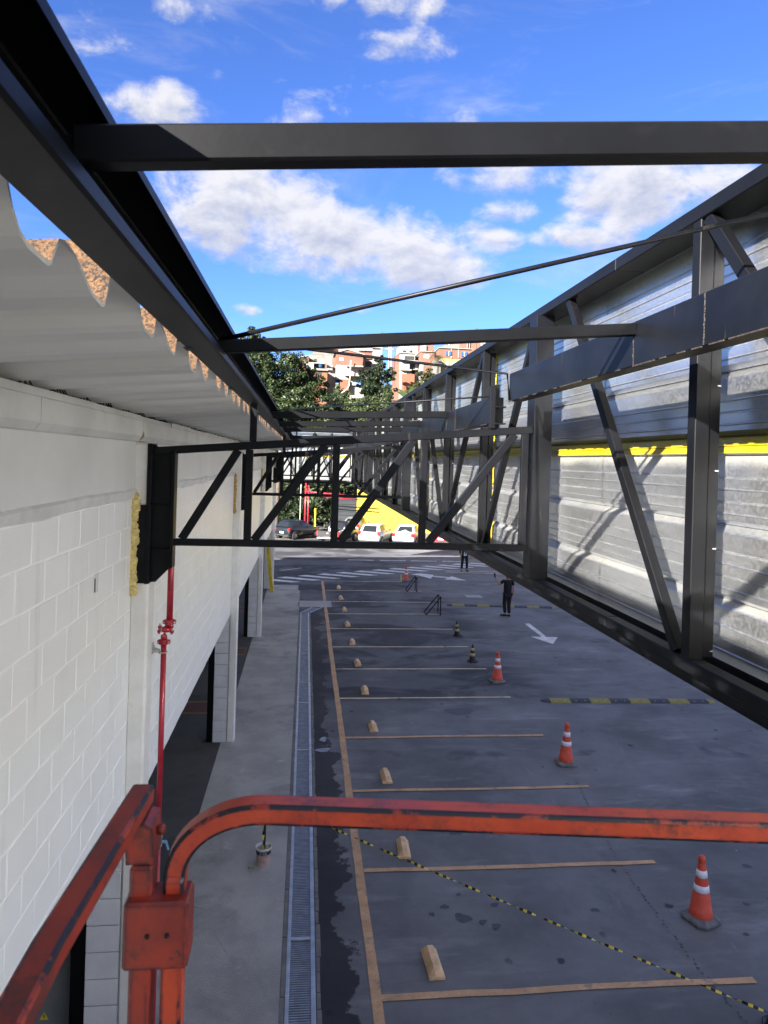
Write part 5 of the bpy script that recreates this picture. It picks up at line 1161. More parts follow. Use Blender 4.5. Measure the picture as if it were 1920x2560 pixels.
# ------------------------------------------------------------------ trees
def leafmat(name, c1, c2, c3):
    t = NT(name); r = t.geo.outputs['Random Per Island']
    col = t.mix(t.step(r, .0, .75), c1, c2); col = t.mix(t.step(r, .93, .97), col, c3)
    t.lk(col, 'Base Color').set('Roughness', .5).set('Specular IOR Level', .35)
    tr = t.n.new('ShaderNodeBsdfTranslucent'); t.l.new(col, tr.inputs[0]); ms = t.n.new('ShaderNodeMixShader'); ms.inputs[0].default_value = .22
    t.l.new(t.b.outputs[0], ms.inputs[1]); t.l.new(tr.outputs[0], ms.inputs[2]); t.l.new(ms.outputs[0], t.n['Material Output'].inputs['Surface']); return t.m
LM = {'mango': leafmat('dark mango leaves', (.010, .021, .006), (.029, .046, .013), (.075, .082, .025)), 'dark': leafmat('deep green leaves', (.007, .015, .006), (.018, .031, .011), (.045, .053, .018)),
      'bright': leafmat('bright green leaves', (.018, .033, .009), (.044, .063, .018), (.085, .09, .026)), 'olive': leafmat('olive dry leaves', (.022, .028, .011), (.048, .050, .022), (.085, .075, .037))}
M['bark'] = pm('grey brown bark', (.075, .058, .045), .9, 0, .4, 6, .6, 20); M['palebark'] = pm('pale dry twigs', (.30, .24, .18), .9, 0, .3, 10)
def foliage(lobes, n, size, asp=.45, cl=.55, rng=RNG, droop=.2):
    vol = np.array([(l[3] * l[4] * l[5]) ** (2 / 3) for l in lobes]); pr = vol / vol.sum(); V = []
    ncl = max(10, int(n / 130))
    li = rng.choice(len(lobes), ncl, p=pr); Lb = np.array(lobes)[li]
    u = rng.normal(size=(ncl, 3)); u /= np.linalg.norm(u, axis=1)[:, None]; rad = rng.uniform(.62, 1.02, ncl)
    cc_ = Lb[:, :3] + Lb[:, 3:] * u * rad[:, None]; cr = (Lb[:, 3:].mean(1)) * rng.uniform(.14, .30, ncl)
    k = rng.integers(0, ncl, n); off = rng.normal(size=(n, 3)); off /= np.linalg.norm(off, axis=1)[:, None]
    p = cc_[k] + off * (cr[k] * rng.uniform(.35, 1.0, n) ** .6)[:, None] * np.array([1.1, 1.1, .75])
    inner = rng.random(n) < .16
    li2 = rng.choice(len(lobes), n, p=pr); L2 = np.array(lobes)[li2]; w = rng.normal(size=(n, 3)); w /= np.linalg.norm(w, axis=1)[:, None]
    p = np.where(inner[:, None], L2[:, :3] + L2[:, 3:] * w * rng.uniform(.2, .8, n)[:, None], p)
    nr = off * .7 + rng.normal(size=(n, 3)) * .6 + np.array([0, 0, .5]); nr /= np.linalg.norm(nr, axis=1)[:, None]
    t = np.cross(nr, rng.normal(size=(n, 3))); t /= np.linalg.norm(t, axis=1)[:, None]; t[:, 2] -= droop; t /= np.linalg.norm(t, axis=1)[:, None]
    b = np.cross(nr, t); b /= np.linalg.norm(b, axis=1)[:, None]; s = size * rng.uniform(.6, 1.35, n)[:, None]
    q = np.stack([p - t * s * .5, p + b * s * asp * .5, p + t * s * .5, p - b * s * asp * .5], 1).reshape(-1, 3)
    return q, np.arange(4 * n).reshape(n, 4)
TREES = 'trees and shrubs beyond the parking lot'
def tree(label, base, lobes, n, size, leaf, trunk_r=.18, name='leafy_tree', cat='tree', group=None, limbs=6, asp=.45, bark='bark'):
    t = thing(name, label, cat, base, group)
    V, F = foliage(lobes, n, size, asp); np_mesh('crown', V, F, [LM[leaf]], None, t)
    b = MB(); bx, by, bz = base; top = max(lobes, key=lambda l: l[2]); cen = np.mean([l[:3] for l in lobes], axis=0)
    mid = (bx + (cen[0] - bx) * .5, by + (cen[1] - by) * .5, bz + (cen[2] - bz) * .55)
    def limb(pts, r0, r1):
        k = len(pts)
        for i in range(k - 1):
            ra, rb = r0 + (r1 - r0) * i / (k - 1), r0 + (r1 - r0) * (i + 1) / (k - 1); a, e = Vector(pts[i]), Vector(pts[i + 1]); ax = (e - a).normalized(); s = ax.cross(Vector((.3, .9, .1))).normalized(); u = s.cross(ax); m = 7
            b.add([a + (s * math.cos(6.283 * j / m) + u * math.sin(6.283 * j / m)) * ra for j in range(m)] + [e + (s * math.cos(6.283 * j / m) + u * math.sin(6.283 * j / m)) * rb for j in range(m)], [(j, (j + 1) % m, m + (j + 1) % m, m + j) for j in range(m)], 0, True)
    limb([(bx, by, bz - .6), (bx + .05, by, bz + .3), mid], trunk_r * 1.3, trunk_r * .7)
    for i in range(min(limbs, 3 * len(lobes))):
        l = lobes[i % len(lobes)]; e = (l[0] + random.uniform(-.5, .5) * l[3], l[1] + random.uniform(-.5, .5) * l[4], l[2] + random.uniform(-.1, .6) * l[5]); q = tuple(mid[k] * .5 + e[k] * .5 + random.uniform(-.2, .2) for k in range(3)); limb([mid, q, e], trunk_r * .55, trunk_r * .12)
    b.build('trunk', M[bark], t); return t
def lob(x, y, rx, ry, Y, dep=None):      # lobe from picture position and radii in photo units
    p = at(x, y, Y); k = Y / 1533.0; return (p.x, Y, p.z, rx * k, (dep or (rx + ry) / 2) * k, ry * k)
def base_at(x, Y): return (at(x, 1000, Y).x, Y, hill_z(at(x, 1000, Y).x, Y))
tree('tall dark mango tree at left, its top touching the rising tie rod', base_at(600, 60), [lob(545, 745, 32, 36, 60), lob(560, 800, 55, 60, 60), lob(625, 812, 55, 62, 60.5), lob(668, 850, 45, 52, 60), lob(600, 880, 90, 62, 59.5), lob(690, 905, 36, 42, 60), lob(640, 945, 90, 40, 59)], 46000, .26, 'mango', .30, limbs=10)
tree('small spiky tree top just right of the mango top', base_at(577, 68), [lob(574, 745, 12, 17, 68), lob(577, 790, 18, 30, 68)], 2500, .26, 'dark', .12, limbs=3)
tree('dark shaded tree right of the mango tree', base_at(735, 70), [lob(722, 900, 34, 46, 70), lob(755, 925, 42, 42, 70), lob(715, 960, 40, 40, 69), lob(770, 965, 50, 36, 70)], 15000, .28, 'dark', .2)
tree('round dense tree under the brick houses', base_at(805, 118), [lob(796, 820, 24, 22, 118), lob(825, 814, 24, 22, 118), lob(848, 808, 13, 20, 118), lob(820, 842, 42, 18, 117)], 12000, .36, 'dark', .25)
tree('slim dark tree growing between the two groups of houses', base_at(828, 132), [lob(824, 788, 13, 20, 132), lob(812, 800, 12, 14, 132)], 3000, .38, 'dark', .2)
tree('bright bushy tree below the round dense tree', base_at(800, 98), [lob(790, 890, 40, 32, 98), lob(835, 880, 42, 36, 98), lob(880, 900, 40, 32, 98), lob(810, 935, 60, 34, 97), lob(880, 945, 50, 30, 97)], 20000, .30, 'bright', .2)
tree('olive tree under the blue shuttered house', base_at(930, 112), [lob(920, 820, 28, 24, 112), lob(945, 835, 34, 28, 112), lob(905, 855, 30, 30, 112), lob(985, 830, 28, 20, 112)], 13000, .34, 'olive', .2)
tree('bright shrub beside the retaining wall', base_at(742, 120), [lob(735, 848, 18, 20, 120), lob(758, 870, 26, 20, 120), lob(742, 880, 30, 18, 119)], 6000, .34, 'bright', .12, 'shrub', 'shrub')
tree('dark tree behind the sloping top of the cladding', base_at(950, 88), [lob(930, 890, 34, 30, 88), lob(960, 920, 40, 36, 88), lob(900, 960, 44, 30, 88), lob(990, 960, 44, 34, 88)], 12000, .30, 'dark', .2)
tree('green shrub at the right end of the house row', base_at(1010, 120), [lob(990, 815, 26, 18, 120), lob(1030, 810, 26, 20, 120)], 5000, .34, 'bright', .12, 'shrub', 'shrub')
for i, (x, Y, lf, lab, nn) in enumerate(((612, 64, 'dark', 'dark hedge tree above the old hatchback', 11000), (655, 66, 'dark', 'shaded hedge tree behind the red pipe frame', 11000), (705, 63.5, 'dark', 'hedge tree above the black pickup', 12000), (752, 65, 'olive', 'dry twiggy hedge tree left of the grey gate', 8000), (560, 66, 'mango', 'hedge tree mostly hidden behind the white building', 7000))):
    tree(lab, (at(x, 1100, Y).x, Y, 0), [lob(x, 1040, 40, 34, Y), lob(x - 14, 1090, 36, 38, Y), lob(x + 16, 1120, 36, 34, Y), lob(x, 1000, 34, 26, Y)], nn, .22, lf, .10, 'hedge_tree', 'tree', limbs=8)
for i, (x0, Y, lab) in enumerate(((500, 110, 'far left hillside wood behind the building'),)):
    V, F = foliage([lob(x0 - 260 + k * 60, 880 + 8 * (k % 3), 60, 70, Y + 6 * (k % 2)) for k in range(5)], 9000, .4); o = np_mesh('hillside_wood', V, F, [LM['dark']]); tag(o, None, None, None, 'stuff'); o['label'] = 'far hillside wood behind the building'
# ground cover on the visible slope
V, F = [], []
n = 26000; px_ = RNG.uniform(-14, 62, n); py_ = RNG.uniform(70, 150, n); pz = np.array([hill_z(x, y) for x, y in zip(px_, py_)]) + RNG.uniform(0, .8, n)
c_ = np.stack([px_, py_, pz], 1); t_ = RNG.normal(size=(n, 3)); t_[:, 2] = np.abs(t_[:, 2]); t_ /= np.linalg.norm(t_, axis=1)[:, None]; b_ = np.cross(t_, RNG.normal(size=(n, 3))); b_ /= np.linalg.norm(b_, axis=1)[:, None]; s_ = RNG.uniform(.25, .7, n)[:, None]
q = np.stack([c_ - t_ * s_ * .5, c_ + b_ * s_ * .25, c_ + t_ * s_ * .5, c_ - b_ * s_ * .25], 1).reshape(-1, 3)
o = np_mesh('hillside_brush', q, np.arange(4 * n).reshape(n, 4), [LM['bright']]); tag(o, None, None, None, 'stuff')
# bare twigs by the gate
tw = MB(); rr = random.Random(8); a = at(757, 1150, 62)
for k in range(26):
    p = Vector((a.x + rr.uniform(-.2, .2), 62 + rr.uniform(-.3, .3), rr.uniform(1.0, 2.2))); d = Vector((rr.uniform(-1, 1), rr.uniform(-.5, .5), rr.uniform(-.2, .9))).normalized(); e = p + d * rr.uniform(.5, 1.1); tw.tube([p, p.lerp(e, .5) + Vector((0, 0, rr.uniform(-.08, .12))), e], .018, 4)
tw.tube([(a.x, 62, 0), (a.x + .05, 62, 1.4), (a.x - .05, 62, 2.6)], .05, 6); tw.build('bare_bush', M['palebark'], None, 'bare pale twiggy bush left of the grey gate', 'bush', origin=(a.x, 62, 0))
def leafblade(pts, w, name, mat, par):
    b = MB(); k = len(pts); vs = []
    for i, p in enumerate(pts):
        a = (Vector(pts[min(i + 1, k - 1)]) - Vector(pts[max(i - 1, 0)])).normalized(); s = a.cross(Vector((0, 1, .2))).normalized(); ww = w * math.sin(math.pi * (.08 + .90 * i / (k - 1))) ; vs += [Vector(p) - s * ww, Vector(p) + Vector((0, -.04 * w, 0)), Vector(p) + s * ww]
    b.add(vs, [(3 * i + j, 3 * i + j + 1, 3 * i + j + 4, 3 * i + j + 3) for i in range(k - 1) for j in (0, 1)], 0, True); return b.build(name, mat, par, fix=False)
rr = random.Random(21)
for i, (x, y, Y, lab) in enumerate(((893, 868, 108, 'left banana plant below the white house'), (917, 858, 110, 'right banana plant with upright leaves'), (868, 925, 95, 'banana plant lower on the slope'))):
    p = at(x, y, Y); t = thing('banana_plant', lab, 'plant', tuple(p - Vector((0, 0, .5))), 'banana plants on the slope')
    b = MB(); b.tube([tuple(p - Vector((0, 0, 2))), tuple(p)], .14, 7); b.build('stem', LMs if False else M['bark'], t)
    for k in range(7):
        a = rr.uniform(-1.1, 1.1); L = rr.uniform(2.2, 3.6); d = Vector((math.sin(a), rr.uniform(-.25, .1), math.cos(a) * .95)); pts = [p + d * L * s + Vector((math.copysign(1, a) * .5 * s * s * abs(a), 0, -1.0 * s * s * abs(a))) for s in (0, .2, .4, .6, .8, 1)]; leafblade(pts, rr.uniform(.28, .4), 'large_leaf', LM['bright'], t)

# ------------------------------------------------------------------ hillside houses
def brickmat(name, c1, c2, mort, sc=4.2):
    t = NT(name); bt = t.n.new('ShaderNodeTexBrick'); bt.inputs['Scale'].default_value = sc; bt.inputs['Mortar Size'].default_value = .035; bt.inputs['Brick Width'].default_value = .9; bt.inputs['Row Height'].default_value = .9
    x, y, z = t.xyz(); cb_ = t.n.new('ShaderNodeCombineXYZ'); t.l.new(t.math('ADD', x, y), cb_.inputs[0]); t.l.new(z, cb_.inputs[1]); t.l.new(cb_.outputs[0], bt.inputs['Vector'])
    bt.inputs['Color1'].default_value = c1 + (1,); bt.inputs['Color2'].default_value = c2 + (1,); bt.inputs['Mortar'].default_value = mort + (1,)
    w = t.step(t.noise(.5, 6, .65), .5, .75, 0, .55); col = t.mix(w, bt.outputs['Color'], (.11, .082, .066)); t.lk(col, 'Base Color').set('Roughness', .9); return t.m
H = {'brick': brickmat('terracotta hollow brick', (.150, .060, .040), (.118, .046, .030), (.12, .092, .074)), 'pinkbrick': brickmat('pale terracotta brick', (.17, .072, .050), (.14, .060, .042), (.15, .11, .09)), 'orange': brickmat('orange brick', (.175, .066, .035), (.14, .052, .028), (.13, .085, .06)),
     'white': pm('weathered white render', (.21, .205, .195), .85, 0, .12, .5, .1, 8, .35, (.28, .24, .2)), 'grey': pm('bare grey blockwork', (.125, .118, .108), .9, 0, .2, .7, .2, 8, .4, (.16, .14, .12)), 'yellow': pm('pale yellow render', (.22, .175, .070), .85, 0, .08, .6, .1, 8, .15),
     'mauve': pm('mauve grey render', (.22, .17, .165), .9, 0, .15, .6), 'roof': pm('fibre cement roof', (.26, .25, .24), .9, 0, .2, .8, .2, 6, .3), 'conc': pm('grey concrete slab', (.21, .205, .19), .9, 0, .2, 1, .1, 8, .4, (.15, .13, .12)),
     'dark': pm('unlit opening', (.018, .017, .017), .8), 'blue': pm('blue shutter', (.012, .06, .36), .5), 'tank': pm('blue water tank', (.03, .13, .36), .5), 'frame': pm('white window frame', (.6, .6, .6), .5), 'pane': pm('window glass', (.10, .14, .18), .1), 'bpane': pm('pale blue window glass', (.25, .40, .60), .15), 'pole': pm('concrete pole', (.34, .33, .31), .9, 0, .15, 3), 'pvc': pm('white drain pipe', (.62, .60, .55), .6), 'wire': pm('cable', (.03, .03, .03), .6), 'darktank': pm('dark water tank', (.06, .08, .11), .5)}
fX = lambda z: (860 + .217 * z) / D; fY = lambda z: (820 + .217 * z) / D
lX = lambda z: (600 + .1808 * z) / D; lY = lambda z: (860 + .1808 * z) / D
def rect(x0, x1, y0, y1, Y):
    a, c = at((x0 + x1) / 2, y0, Y), at((x0 + x1) / 2, y1, Y); l, r = at(x0, (y0 + y1) / 2, Y), at(x1, (y0 + y1) / 2, Y); return l.x, r.x, c.z, a.z
def wall_box(par, name, mat, x0, x1, y0, y1, Y, dep=6., down=0.):
    X0, X1, Z0, Z1 = rect(x0, x1, y0, y1, Y); b = MB(); b.box(X0, X1, Y, Y + dep, Z0 - down, Z1); return b.build(name, mat, par)
def window(par, x0, x1, y0, y1, Y, kind='glass'):
    X0, X1, Z0, Z1 = rect(x0, x1, y0, y1, Y); w = .09
    if kind == 'open':
        b = MB(); b.box(X0, X1, Y - .04, Y - .02, Z0, Z1); o = b.build('opening', H['dark'], par); s = MB(); s.box(X0 - .08, X1 + .08, Y - .12, Y - .041, Z0 - .1, Z0); s.build('sill', H['conc'], o); return
    b = MB()
    for q in ((X0, X1, Z0, Z0 + w), (X0, X1, Z1 - w, Z1), (X0, X0 + w, Z0 + w, Z1 - w), (X1 - w, X1, Z0 + w, Z1 - w), ((X0 + X1) / 2 - w / 3, (X0 + X1) / 2 + w / 3, Z0 + w, Z1 - w)): b.box(q[0], q[1], Y - .08, Y - .02, q[2], q[3])
    o = b.build('window', H['frame'], par); p = MB(); p.box(X0 + .02, X1 - .02, Y - .019, Y - .012, Z0 + .02, Z1 - .02); p.build('pane', H['bpane'] if kind == 'blue' else H['pane'], o)
    if kind == 'shut':
        for a, c in ((X0 - .02, X0 + (X1 - X0) * .38), (X1 - (X1 - X0) * .38, X1 + .02)): s = MB(); s.box(a, c, Y - .13, Y - .085, Z0, Z1); s.build('shutter', H['blue'], o)
def slab(par, x0, x1, y0, y1, Y, out=.5, dep=6.4, name='roof', mat='conc'):
    X0, X1, Z0, Z1 = rect(x0, x1, y0, y1, Y); b = MB(); b.box(X0, X1, Y - out, Y + dep, Z0, Z1); return b.build(name, H[mat], par)
def house(label, x, y, Y): p = at(x, y, Y); return thing('hillside_house', label, 'house', tuple(p), 'houses stacked on the hillside')
def gable(par, x0, x1, y0, yp, xp, Y, dep, mat, roofmat='roof'):
    a, c, p = at(x0, y0, Y), at(x1, y0, Y), at(xp, yp, Y); zb = (a.z + c.z) / 2
    b = MB(); b.prism([(a.x, Y, zb), (c.x, Y, zb), (p.x, Y, p.z)], (0, dep, 0)); b.build('gable', mat, par)
    b = MB(); e = .25
    for s, q in ((a, -1), (c, 1)): b.prism([(s.x + q * .3, Y - e, zb - .05), (p.x, Y - e, p.z + .08), (p.x, Y - e, p.z + .2), (s.x + q * .3, Y - e, zb + .08)], (0, dep + 2 * e, 0))
    b.build('roof', H[roofmat], par)
# left group
h = house('small brick house at the far left of the hillside row', lX(910), lY(290), 150); wall_box(h, 'wall', H['brick'], lX(820), lX(972), lY(200), lY(300), 150, 6, 6); gable(h, lX(820), lX(985), lY(200), lY(172), lX(965), 150, 6, H['brick']); window(h, lX(920), lX(966), lY(222), lY(256), 150, 'open'); window(h, lX(868), lX(896), lY(220), lY(255), 150, 'open')
h = house('stained grey blockwork house with one pale blue window', lX(1130), lY(290), 152); wall_box(h, 'wall', H['grey'], lX(975), lX(1305), lY(150), lY(300), 152, 7, 6); wall_box(h, 'parapet', H['grey'], lX(1030), lX(1330), lY(98), lY(149), 154, 5); 
for q in ((1040, 1082, 208, 250, 'open'), (1142, 1186, 216, 250, 'glass'), (1222, 1282, 220, 266, 'blue')): window(h, lX(q[0]), lX(q[1]), lY(q[2]), lY(q[3]), 152, q[4])
h = house('long brick house along the ridge above the grey blockwork house', lX(1300), lY(130), 168); wall_box(h, 'wall', H['brick'], lX(1080), lX(1480), lY(74), lY(140), 168, 6, 6); wall_box(h, 'upper_wall', H['white'], lX(1480), lX(1700), lY(62), lY(140), 169, 6, 6); slab(h, lX(1060), lX(1490), lY(66), lY(74), 168)
h = house('low brick house with a terrace and a blue water tank', lX(1100), lY(480), 143); wall_box(h, 'wall', H['orange'], lX(1040), lX(1228), lY(372), lY(480), 143, 5, 6); slab(h, lX(1000), lX(1235), lY(345), lY(368), 143, .6, 5.4); window(h, lX(1090), lX(1148), lY(392), lY(440), 143, 'open'); wall_box(h, 'terrace_wall', H['conc'], lX(930), lX(1035), lY(270), lY(335), 145.5, .3); wall_box(h, 'terrace_pier', H['white'], lX(1010), lX(1040), lY(262), lY(345), 144.5, .4); wall_box(h, 'side_pier', H['brick'], lX(1196), lX(1215), lY(262), lY(345), 144, .4); wall_box(h, 'back_wall', H['dark'], lX(1040), lX(1196), lY(268), lY(344), 147, .3); slab(h, lX(900), lX(1220), lY(258), lY(270), 146, .3, 3)
def tank(lab, x, y0, y1, w, Y, m):
    a, c = at(x, y1, Y), at(x, y0, Y); r = w * Y / 1533 / 2; hgt = c.z - a.z; b = MB(); b.lathe([(0, 0), (r * .82, 0), (r * .97, hgt * .75), (r * 1.05, hgt * .76), (r * 1.05, hgt * .82), (r * .5, hgt), (0, hgt * 1.02)], 18); b.build('water_tank', H[m], None, lab, 'water tank', 'water tanks on the house roofs', origin=(0, 0, 0)).location = a
tank('blue water tank on the terrace of the low brick house', lX(1134), lY(288), lY(322), 8.2, 144.4, 'tank')
h = house('white rendered shack between the grey house and the tall brick house', lX(1270), lY(480), 147); wall_box(h, 'wall', H['white'], lX(1222), lX(1300), lY(290), lY(360), 147, 4, 0); wall_box(h, 'lower_wall', H['mauve'], lX(1230), lX(1345), lY(360), lY(600), 148, 4, 4); wall_box(h, 'upper_wall', H['pinkbrick'], lX(1300), lX(1345), lY(190), lY(360), 149, 4)
h = house('tall brick gabled house over a white rendered floor', fX(100), fY(620), 146); wall_box(h, 'upper_wall', H['brick'], lX(1345), fX(238), lY(140), fY(425), 146, 7); gable(h, lX(1340), fX(245), lY(142), fY(255), fX(58), 146, 7, H['brick']); wall_box(h, 'lower_wall', H['white'], lX(1345), fX(92), fY(425), fY(592), 146, 7); window(h, lX(1398), lX(1452), lY(192), lY(230), 146, 'glass'); window(h, lX(1416), lX(1474), lY(426), lY(476), 146, 'glass')
wall_box(h, 'balcony_wall', H['orange'], fX(55), fX(232), fY(376), fY(432), 144.4, 1.5); slab(h, fX(52), fX(240), fY(433), fY(446), 144.4, .15, 2); wall_box(h, 'side_wall', H['mauve'], fX(93), fX(228), fY(446), fY(520), 146.2, 6); window(h, fX(188), fX(216), fY(485), fY(512), 146.2, 'open'); slab(h, fX(28), fX(232), fY(521), fY(556), 145.0, .5, 3, 'canopy'); wall_box(h, 'base_wall', H['white'], fX(90), fX(160), fY(560), fY(660), 146.4, 6); window(h, fX(118), fX(152), fY(612), fY(656), 146.4, 'glass'); wall_box(h, 'brick_base', H['orange'], fX(-30), fX(72), fY(594), fY(662), 145.6, 6, 1); wall_box(h, 'retaining_wall', H['conc'], fX(60), fX(245), fY(664), fY(780), 147, 3, 2)
h = house('brick annex with a dark blue tarp right of the tall gabled house', fX(285), fY(460), 149); wall_box(h, 'upper_wall', H['brick'], fX(196), fX(342), fY(266), fY(352), 149, 6); slab(h, fX(190), fX(350), fY(258), fY(266), 149); wall_box(h, 'lower_wall', H['mauve'], fX(240), fX(345), fY(352), fY(470), 149.4, 6, 5); window(h, fX(262), fX(330), fY(386), fY(450), 149.4, 'open')
h = house('grey concrete house above the brick annex', fX(380), fY(300), 158); wall_box(h, 'wall', H['conc'], fX(330), fX(458), fY(235), fY(330), 158, 6, 6); wall_box(h, 'back_wall', H['white'], fX(-40), fX(370), fY(232), fY(262), 165, 6, 6); slab(h, fX(325), fX(465), fY(226), fY(235), 158); window(h, fX(300), fX(345), fY(240), fY(262), 157.9, 'glass')
# right group
h = house('white three storey house with open balcony and two water tanks', fX(760), fY(530), 140); wall_box(h, 'upper_wall', H['white'], fX(664), fX(836), fY(294), fY(378), 140, 6); slab(h, fX(655), fX(842), fY(285), fY(294), 140, .3); window(h, fX(716), fX(826), fY(324), fY(370), 140, 'open'); slab(h, fX(664), fX(866), fY(378), fY(388), 140, .9); wall_box(h, 'middle_wall', H['white'], fX(664), fX(772), fY(388), fY(480), 140, 6); window(h, fX(690), fX(752), fY(424), fY(472), 140, 'glass'); wall_box(h, 'loggia', H['mauve'], fX(772), fX(868), fY(388), fY(480), 141, 5); window(h, fX(782), fX(836), fY(412), fY(476), 141, 'open'); slab(h, fX(668), fX(790), fY(480), fY(494), 140, .8); wall_box(h, 'lower_wall', H['white'], fX(668), fX(780), fY(494), fY(560), 140, 6, 5); window(h, fX(740), fX(800), fY(508), fY(532), 139.98, 'open'); wall_box(h, 'side_wall', H['grey'], fX(836), fX(884), fY(320), fY(560), 142, 5, 5); wall_box(h, 'brick_side', H['pinkbrick'], fX(606), fX(663), fY(310), fY(560), 141.5, 5, 5)
tank('left dark water tank on the white three storey house', fX(712), fY(258), fY(285), 8.2, 141, 'darktank'); tank('right dark water tank on the white three storey house', fX(788), fY(258), fY(285), 7.2, 141.4, 'darktank')
h = house('white house with brick panels higher up behind the water tanks', fX(880), fY(300), 158); wall_box(h, 'wall', H['white'], fX(752), fX(868), fY(204), fY(300), 158, 6, 8); wall_box(h, 'brick_strip', H['brick'], fX(868), fX(892), fY(198), fY(300), 158, 6, 8); wall_box(h, 'right_wall', H['white'], fX(892), fX(966), fY(196), fY(300), 158, 6, 8); wall_box(h, 'brick_end', H['pinkbrick'], fX(966), fX(1056), fY(196), fY(300), 158.4, 6, 8); window(h, fX(924), fX(946), fY(214), fY(254), 158, 'glass'); window(h, fX(836), fX(846), fY(230), fY(258), 158, 'glass'); window(h, fX(690), fX(700), fY(215), fY(255), 161, 'glass'); wall_box(h, 'annex', H['white'], fX(652), fX(752), fY(208), fY(300), 161, 5, 8)
h = house('slim brick house with white window left of the palm', fX(970), fY(500), 138); wall_box(h, 'upper_wall', H['pinkbrick'], fX(902), fX(1062), fY(276), fY(394), 138, 6); slab(h, fX(896), fX(1066), fY(268), fY(276), 138, .3); window(h, fX(938), fX(996), fY(310), fY(346), 138, 'glass'); wall_box(h, 'middle_wall', H['white'], fX(902), fX(932), fY(394), fY(500), 138.3, 6, 4); wall_box(h, 'lower_wall', H['orange'], fX(932), fX(1062), fY(394), fY(500), 138, 6, 4); window(h, fX(936), fX(1002), fY(402), fY(436), 138, 'open'); wall_box(h, 'brick_base', H['orange'], fX(690), fX(830), fY(530), fY(600), 139, 4, 3)
h = house('brick house with blue shutters above a pale yellow floor', fX(1290), fY(490), 134); wall_box(h, 'upper_wall', H['brick'], fX(1118), fX(1486), fY(240), fY(350), 134, 7); slab(h, fX(1110), fX(1495), fY(232), fY(240), 134, .3); wall_box(h, 'lower_wall', H['yellow'], fX(1130), fX(1500), fY(350), fY(520), 134.1, 7, 4)
for x in (1250, 1332): wall_box(h, 'concrete_pier', H['conc'], fX(x), fX(x + 9), fY(241), fY(350), 133.9, .2)
window(h, fX(1192), fX(1252), fY(268), fY(316), 133.9, 'shut'); window(h, fX(1370), fX(1434), fY(278), fY(326), 133.9, 'shut')
for q in ((1180, 1222, 390, 430), (1264, 1306, 392, 432)): window(h, fX(q[0]), fX(q[1]), fY(q[2]), fY(q[3]), 134.05, 'glass')
wall_box(h, 'porch', H['grey'], fX(1062), fX(1132), fY(362), fY(500), 133, 3, 4); window(h, fX(1112), fX(1142), fY(384), fY(406), 132.95, 'open')
h = house('rough brick house with bare columns at the upper right', fX(1470), fY(250), 150); wall_box(h, 'wall', H['pinkbrick'], fX(1366), fX(1592), fY(160), fY(252), 150, 6, 6); 
for x in (1436, 1462): wall_box(h, 'bare_column', H['white'], fX(x), fX(x + 7), fY(168), fY(236), 149.7, .25)
wall_box(h, 'side_wall', H['grey'], fX(1200), fX(1366), fY(178), fY(240), 152, 5, 6)
h = house('whitish house at the right end of the ridge', fX(1630), fY(240), 152); wall_box(h, 'wall', H['white'], fX(1592), fX(1760), fY(166), fY(262), 152, 6, 6); window(h, fX(1600), fX(1622), fY(202), fY(226), 152, 'blue')
# poles, wires, pipe, antennas, palm
def pole(x0, y0, x1, y1, Y, lab, r=.13, arms=1):
    a, c = at(x0, y0, Y), at(x1, y1, Y); t = thing('utility_pole', lab, 'utility pole', tuple(a)); b = MB(); b.tube([tuple(a - Vector((0, 0, 3))), tuple(c)], r, 8); b.build('shaft', H['pole'], t)
    for k in range(arms): b = MB(); b.bar(c + Vector((-.9, 0, -.4 - k * .7)), c + Vector((.9, 0, -.4 - k * .7)), .1, .1); b.build('cross_arm', H['pole'], t)
    return c
pa = pole(fX(450), fY(360), fX(455), fY(70), 139, 'left utility pole rising over the hillside sky gap'); pc = pole(fX(567), fY(380), fX(565), fY(75), 142, 'right utility pole with cables between the house groups', .15, 2); pe = pole(fX(533), fY(350), fX(538), fY(220), 144, 'short pole just left of the right utility pole', .1, 1); pg = pole(fX(1245), fY(235), fX(1225), fY(150), 146, 'thin pole on the upper right houses', .07, 0)
wr_ = MB()
for k, (p, q) in enumerate(((pa, pc), (pa, pe), (pc, at(fX(700), fY(225), 150)), (pc, at(fX(1000), fY(205), 150)), (pe, at(fX(250), fY(250), 150)), (pc, at(fX(640), fY(300), 140)), (pa, at(fX(100), fY(270), 145)))):
    for dz in (-.4, -1.1): wr_.tube([tuple(Vector(p).lerp(Vector(q), s) + Vector((0, 0, dz - 1.4 * s * (1 - s)))) for s in (0, .25, .5, .75, 1)], .022, 4)
wr_.build('overhead_cables', H['wire'], None, 'tangle of thin cables between the hillside poles', 'cable', origin=pa)
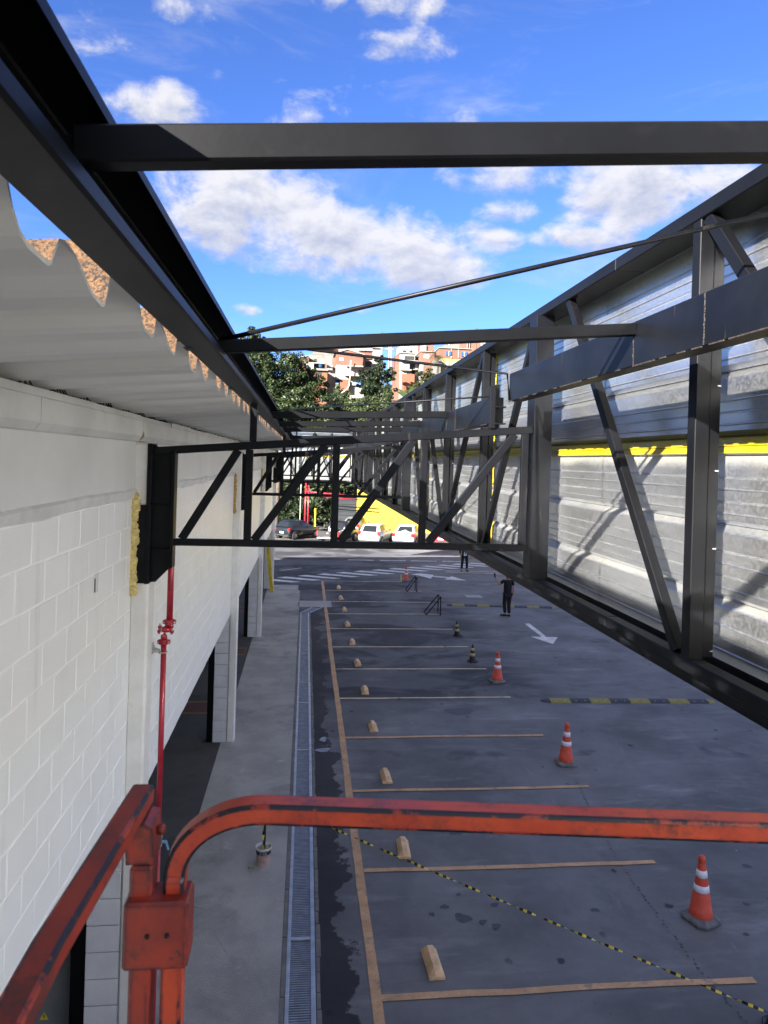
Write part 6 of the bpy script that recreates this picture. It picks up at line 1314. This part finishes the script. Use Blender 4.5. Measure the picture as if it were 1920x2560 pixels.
dp = [at(fX(x), fY(y), 143.5) for x, y in ((96, 372), (92, 480), (84, 600), (76, 665), (50, 705), (0, 742), (-30, 762))]; b = MB(); b.tube([tuple(p) for p in dp], .11, 8); b.build('drain_pipe', H['pvc'], None, 'pale bent drain pipe running down the hillside below the gabled house', 'pipe', origin=dp[0])
a, c = at(fX(1096), fY(490), 131), at(fX(1088), fY(325), 131); pt = thing('palm_tree', 'feathery palm tree standing before the blue shuttered house', 'tree', tuple(a)); b = MB(); b.tube([tuple(a - Vector((0, 0, 2))), tuple(a.lerp(c, .5) + Vector((.15, 0, 0))), tuple(c)], .17, 8); b.build('trunk', M['bark'], pt); rr = random.Random(31)
for k in range(17):
    an = rr.uniform(0, 6.28); L = rr.uniform(2.2, 3.3); up = rr.uniform(.1, 1.1); vs = []; b = MB(); prev = None; pts = [c + Vector((math.cos(an) * L * s * .75, math.sin(an) * L * s * .75, up * L * s * .9 - 2.6 * s * s)) for s in (0, .15, .3, .45, .6, .75, .9, 1)]
    for i in range(1, len(pts)):
        ax = (pts[i] - pts[i - 1]); sd = ax.cross(Vector((0, 0, 1))).normalized()
        for m in range(3):
            q = pts[i - 1].lerp(pts[i], m / 3.)
            for s in (-1, 1): e = q + sd * s * .55 * (1 - .5 * i / 8) + ax * .5 - Vector((0, 0, .25)); b.add([q - ax * .05, q + ax * .09, e], [(0, 1, 2)])
    b.build('frond', LM['olive'], pt, fix=False)
def antenna(x, y0, y1, Y, lab):
    a, c = at(x, y0, Y), at(x, y1, Y); b = MB(); b.tube([tuple(a - Vector((0, 0, 2.5))), tuple(c)], .04, 5)
    for k in range(4): z = c.z - .15 - k * .22; b.bar((c.x - .5 + .08 * k, Y, z), (c.x + .5 - .08 * k, Y, z), .035, .035)
    b.build('roof_antenna', H['wire'], None, lab, 'antenna', 'roof antennas against the sky', origin=a)
antenna(fX(462), fY(110), fY(40), 158, 'larger roof antenna poking above the second roof beam'); antenna(fX(563), fY(110), fY(66), 160, 'small roof antenna right of the larger one'); antenna(fX(1548), fY(110), fY(-5), 150, 'single antenna far right above the second roof beam')
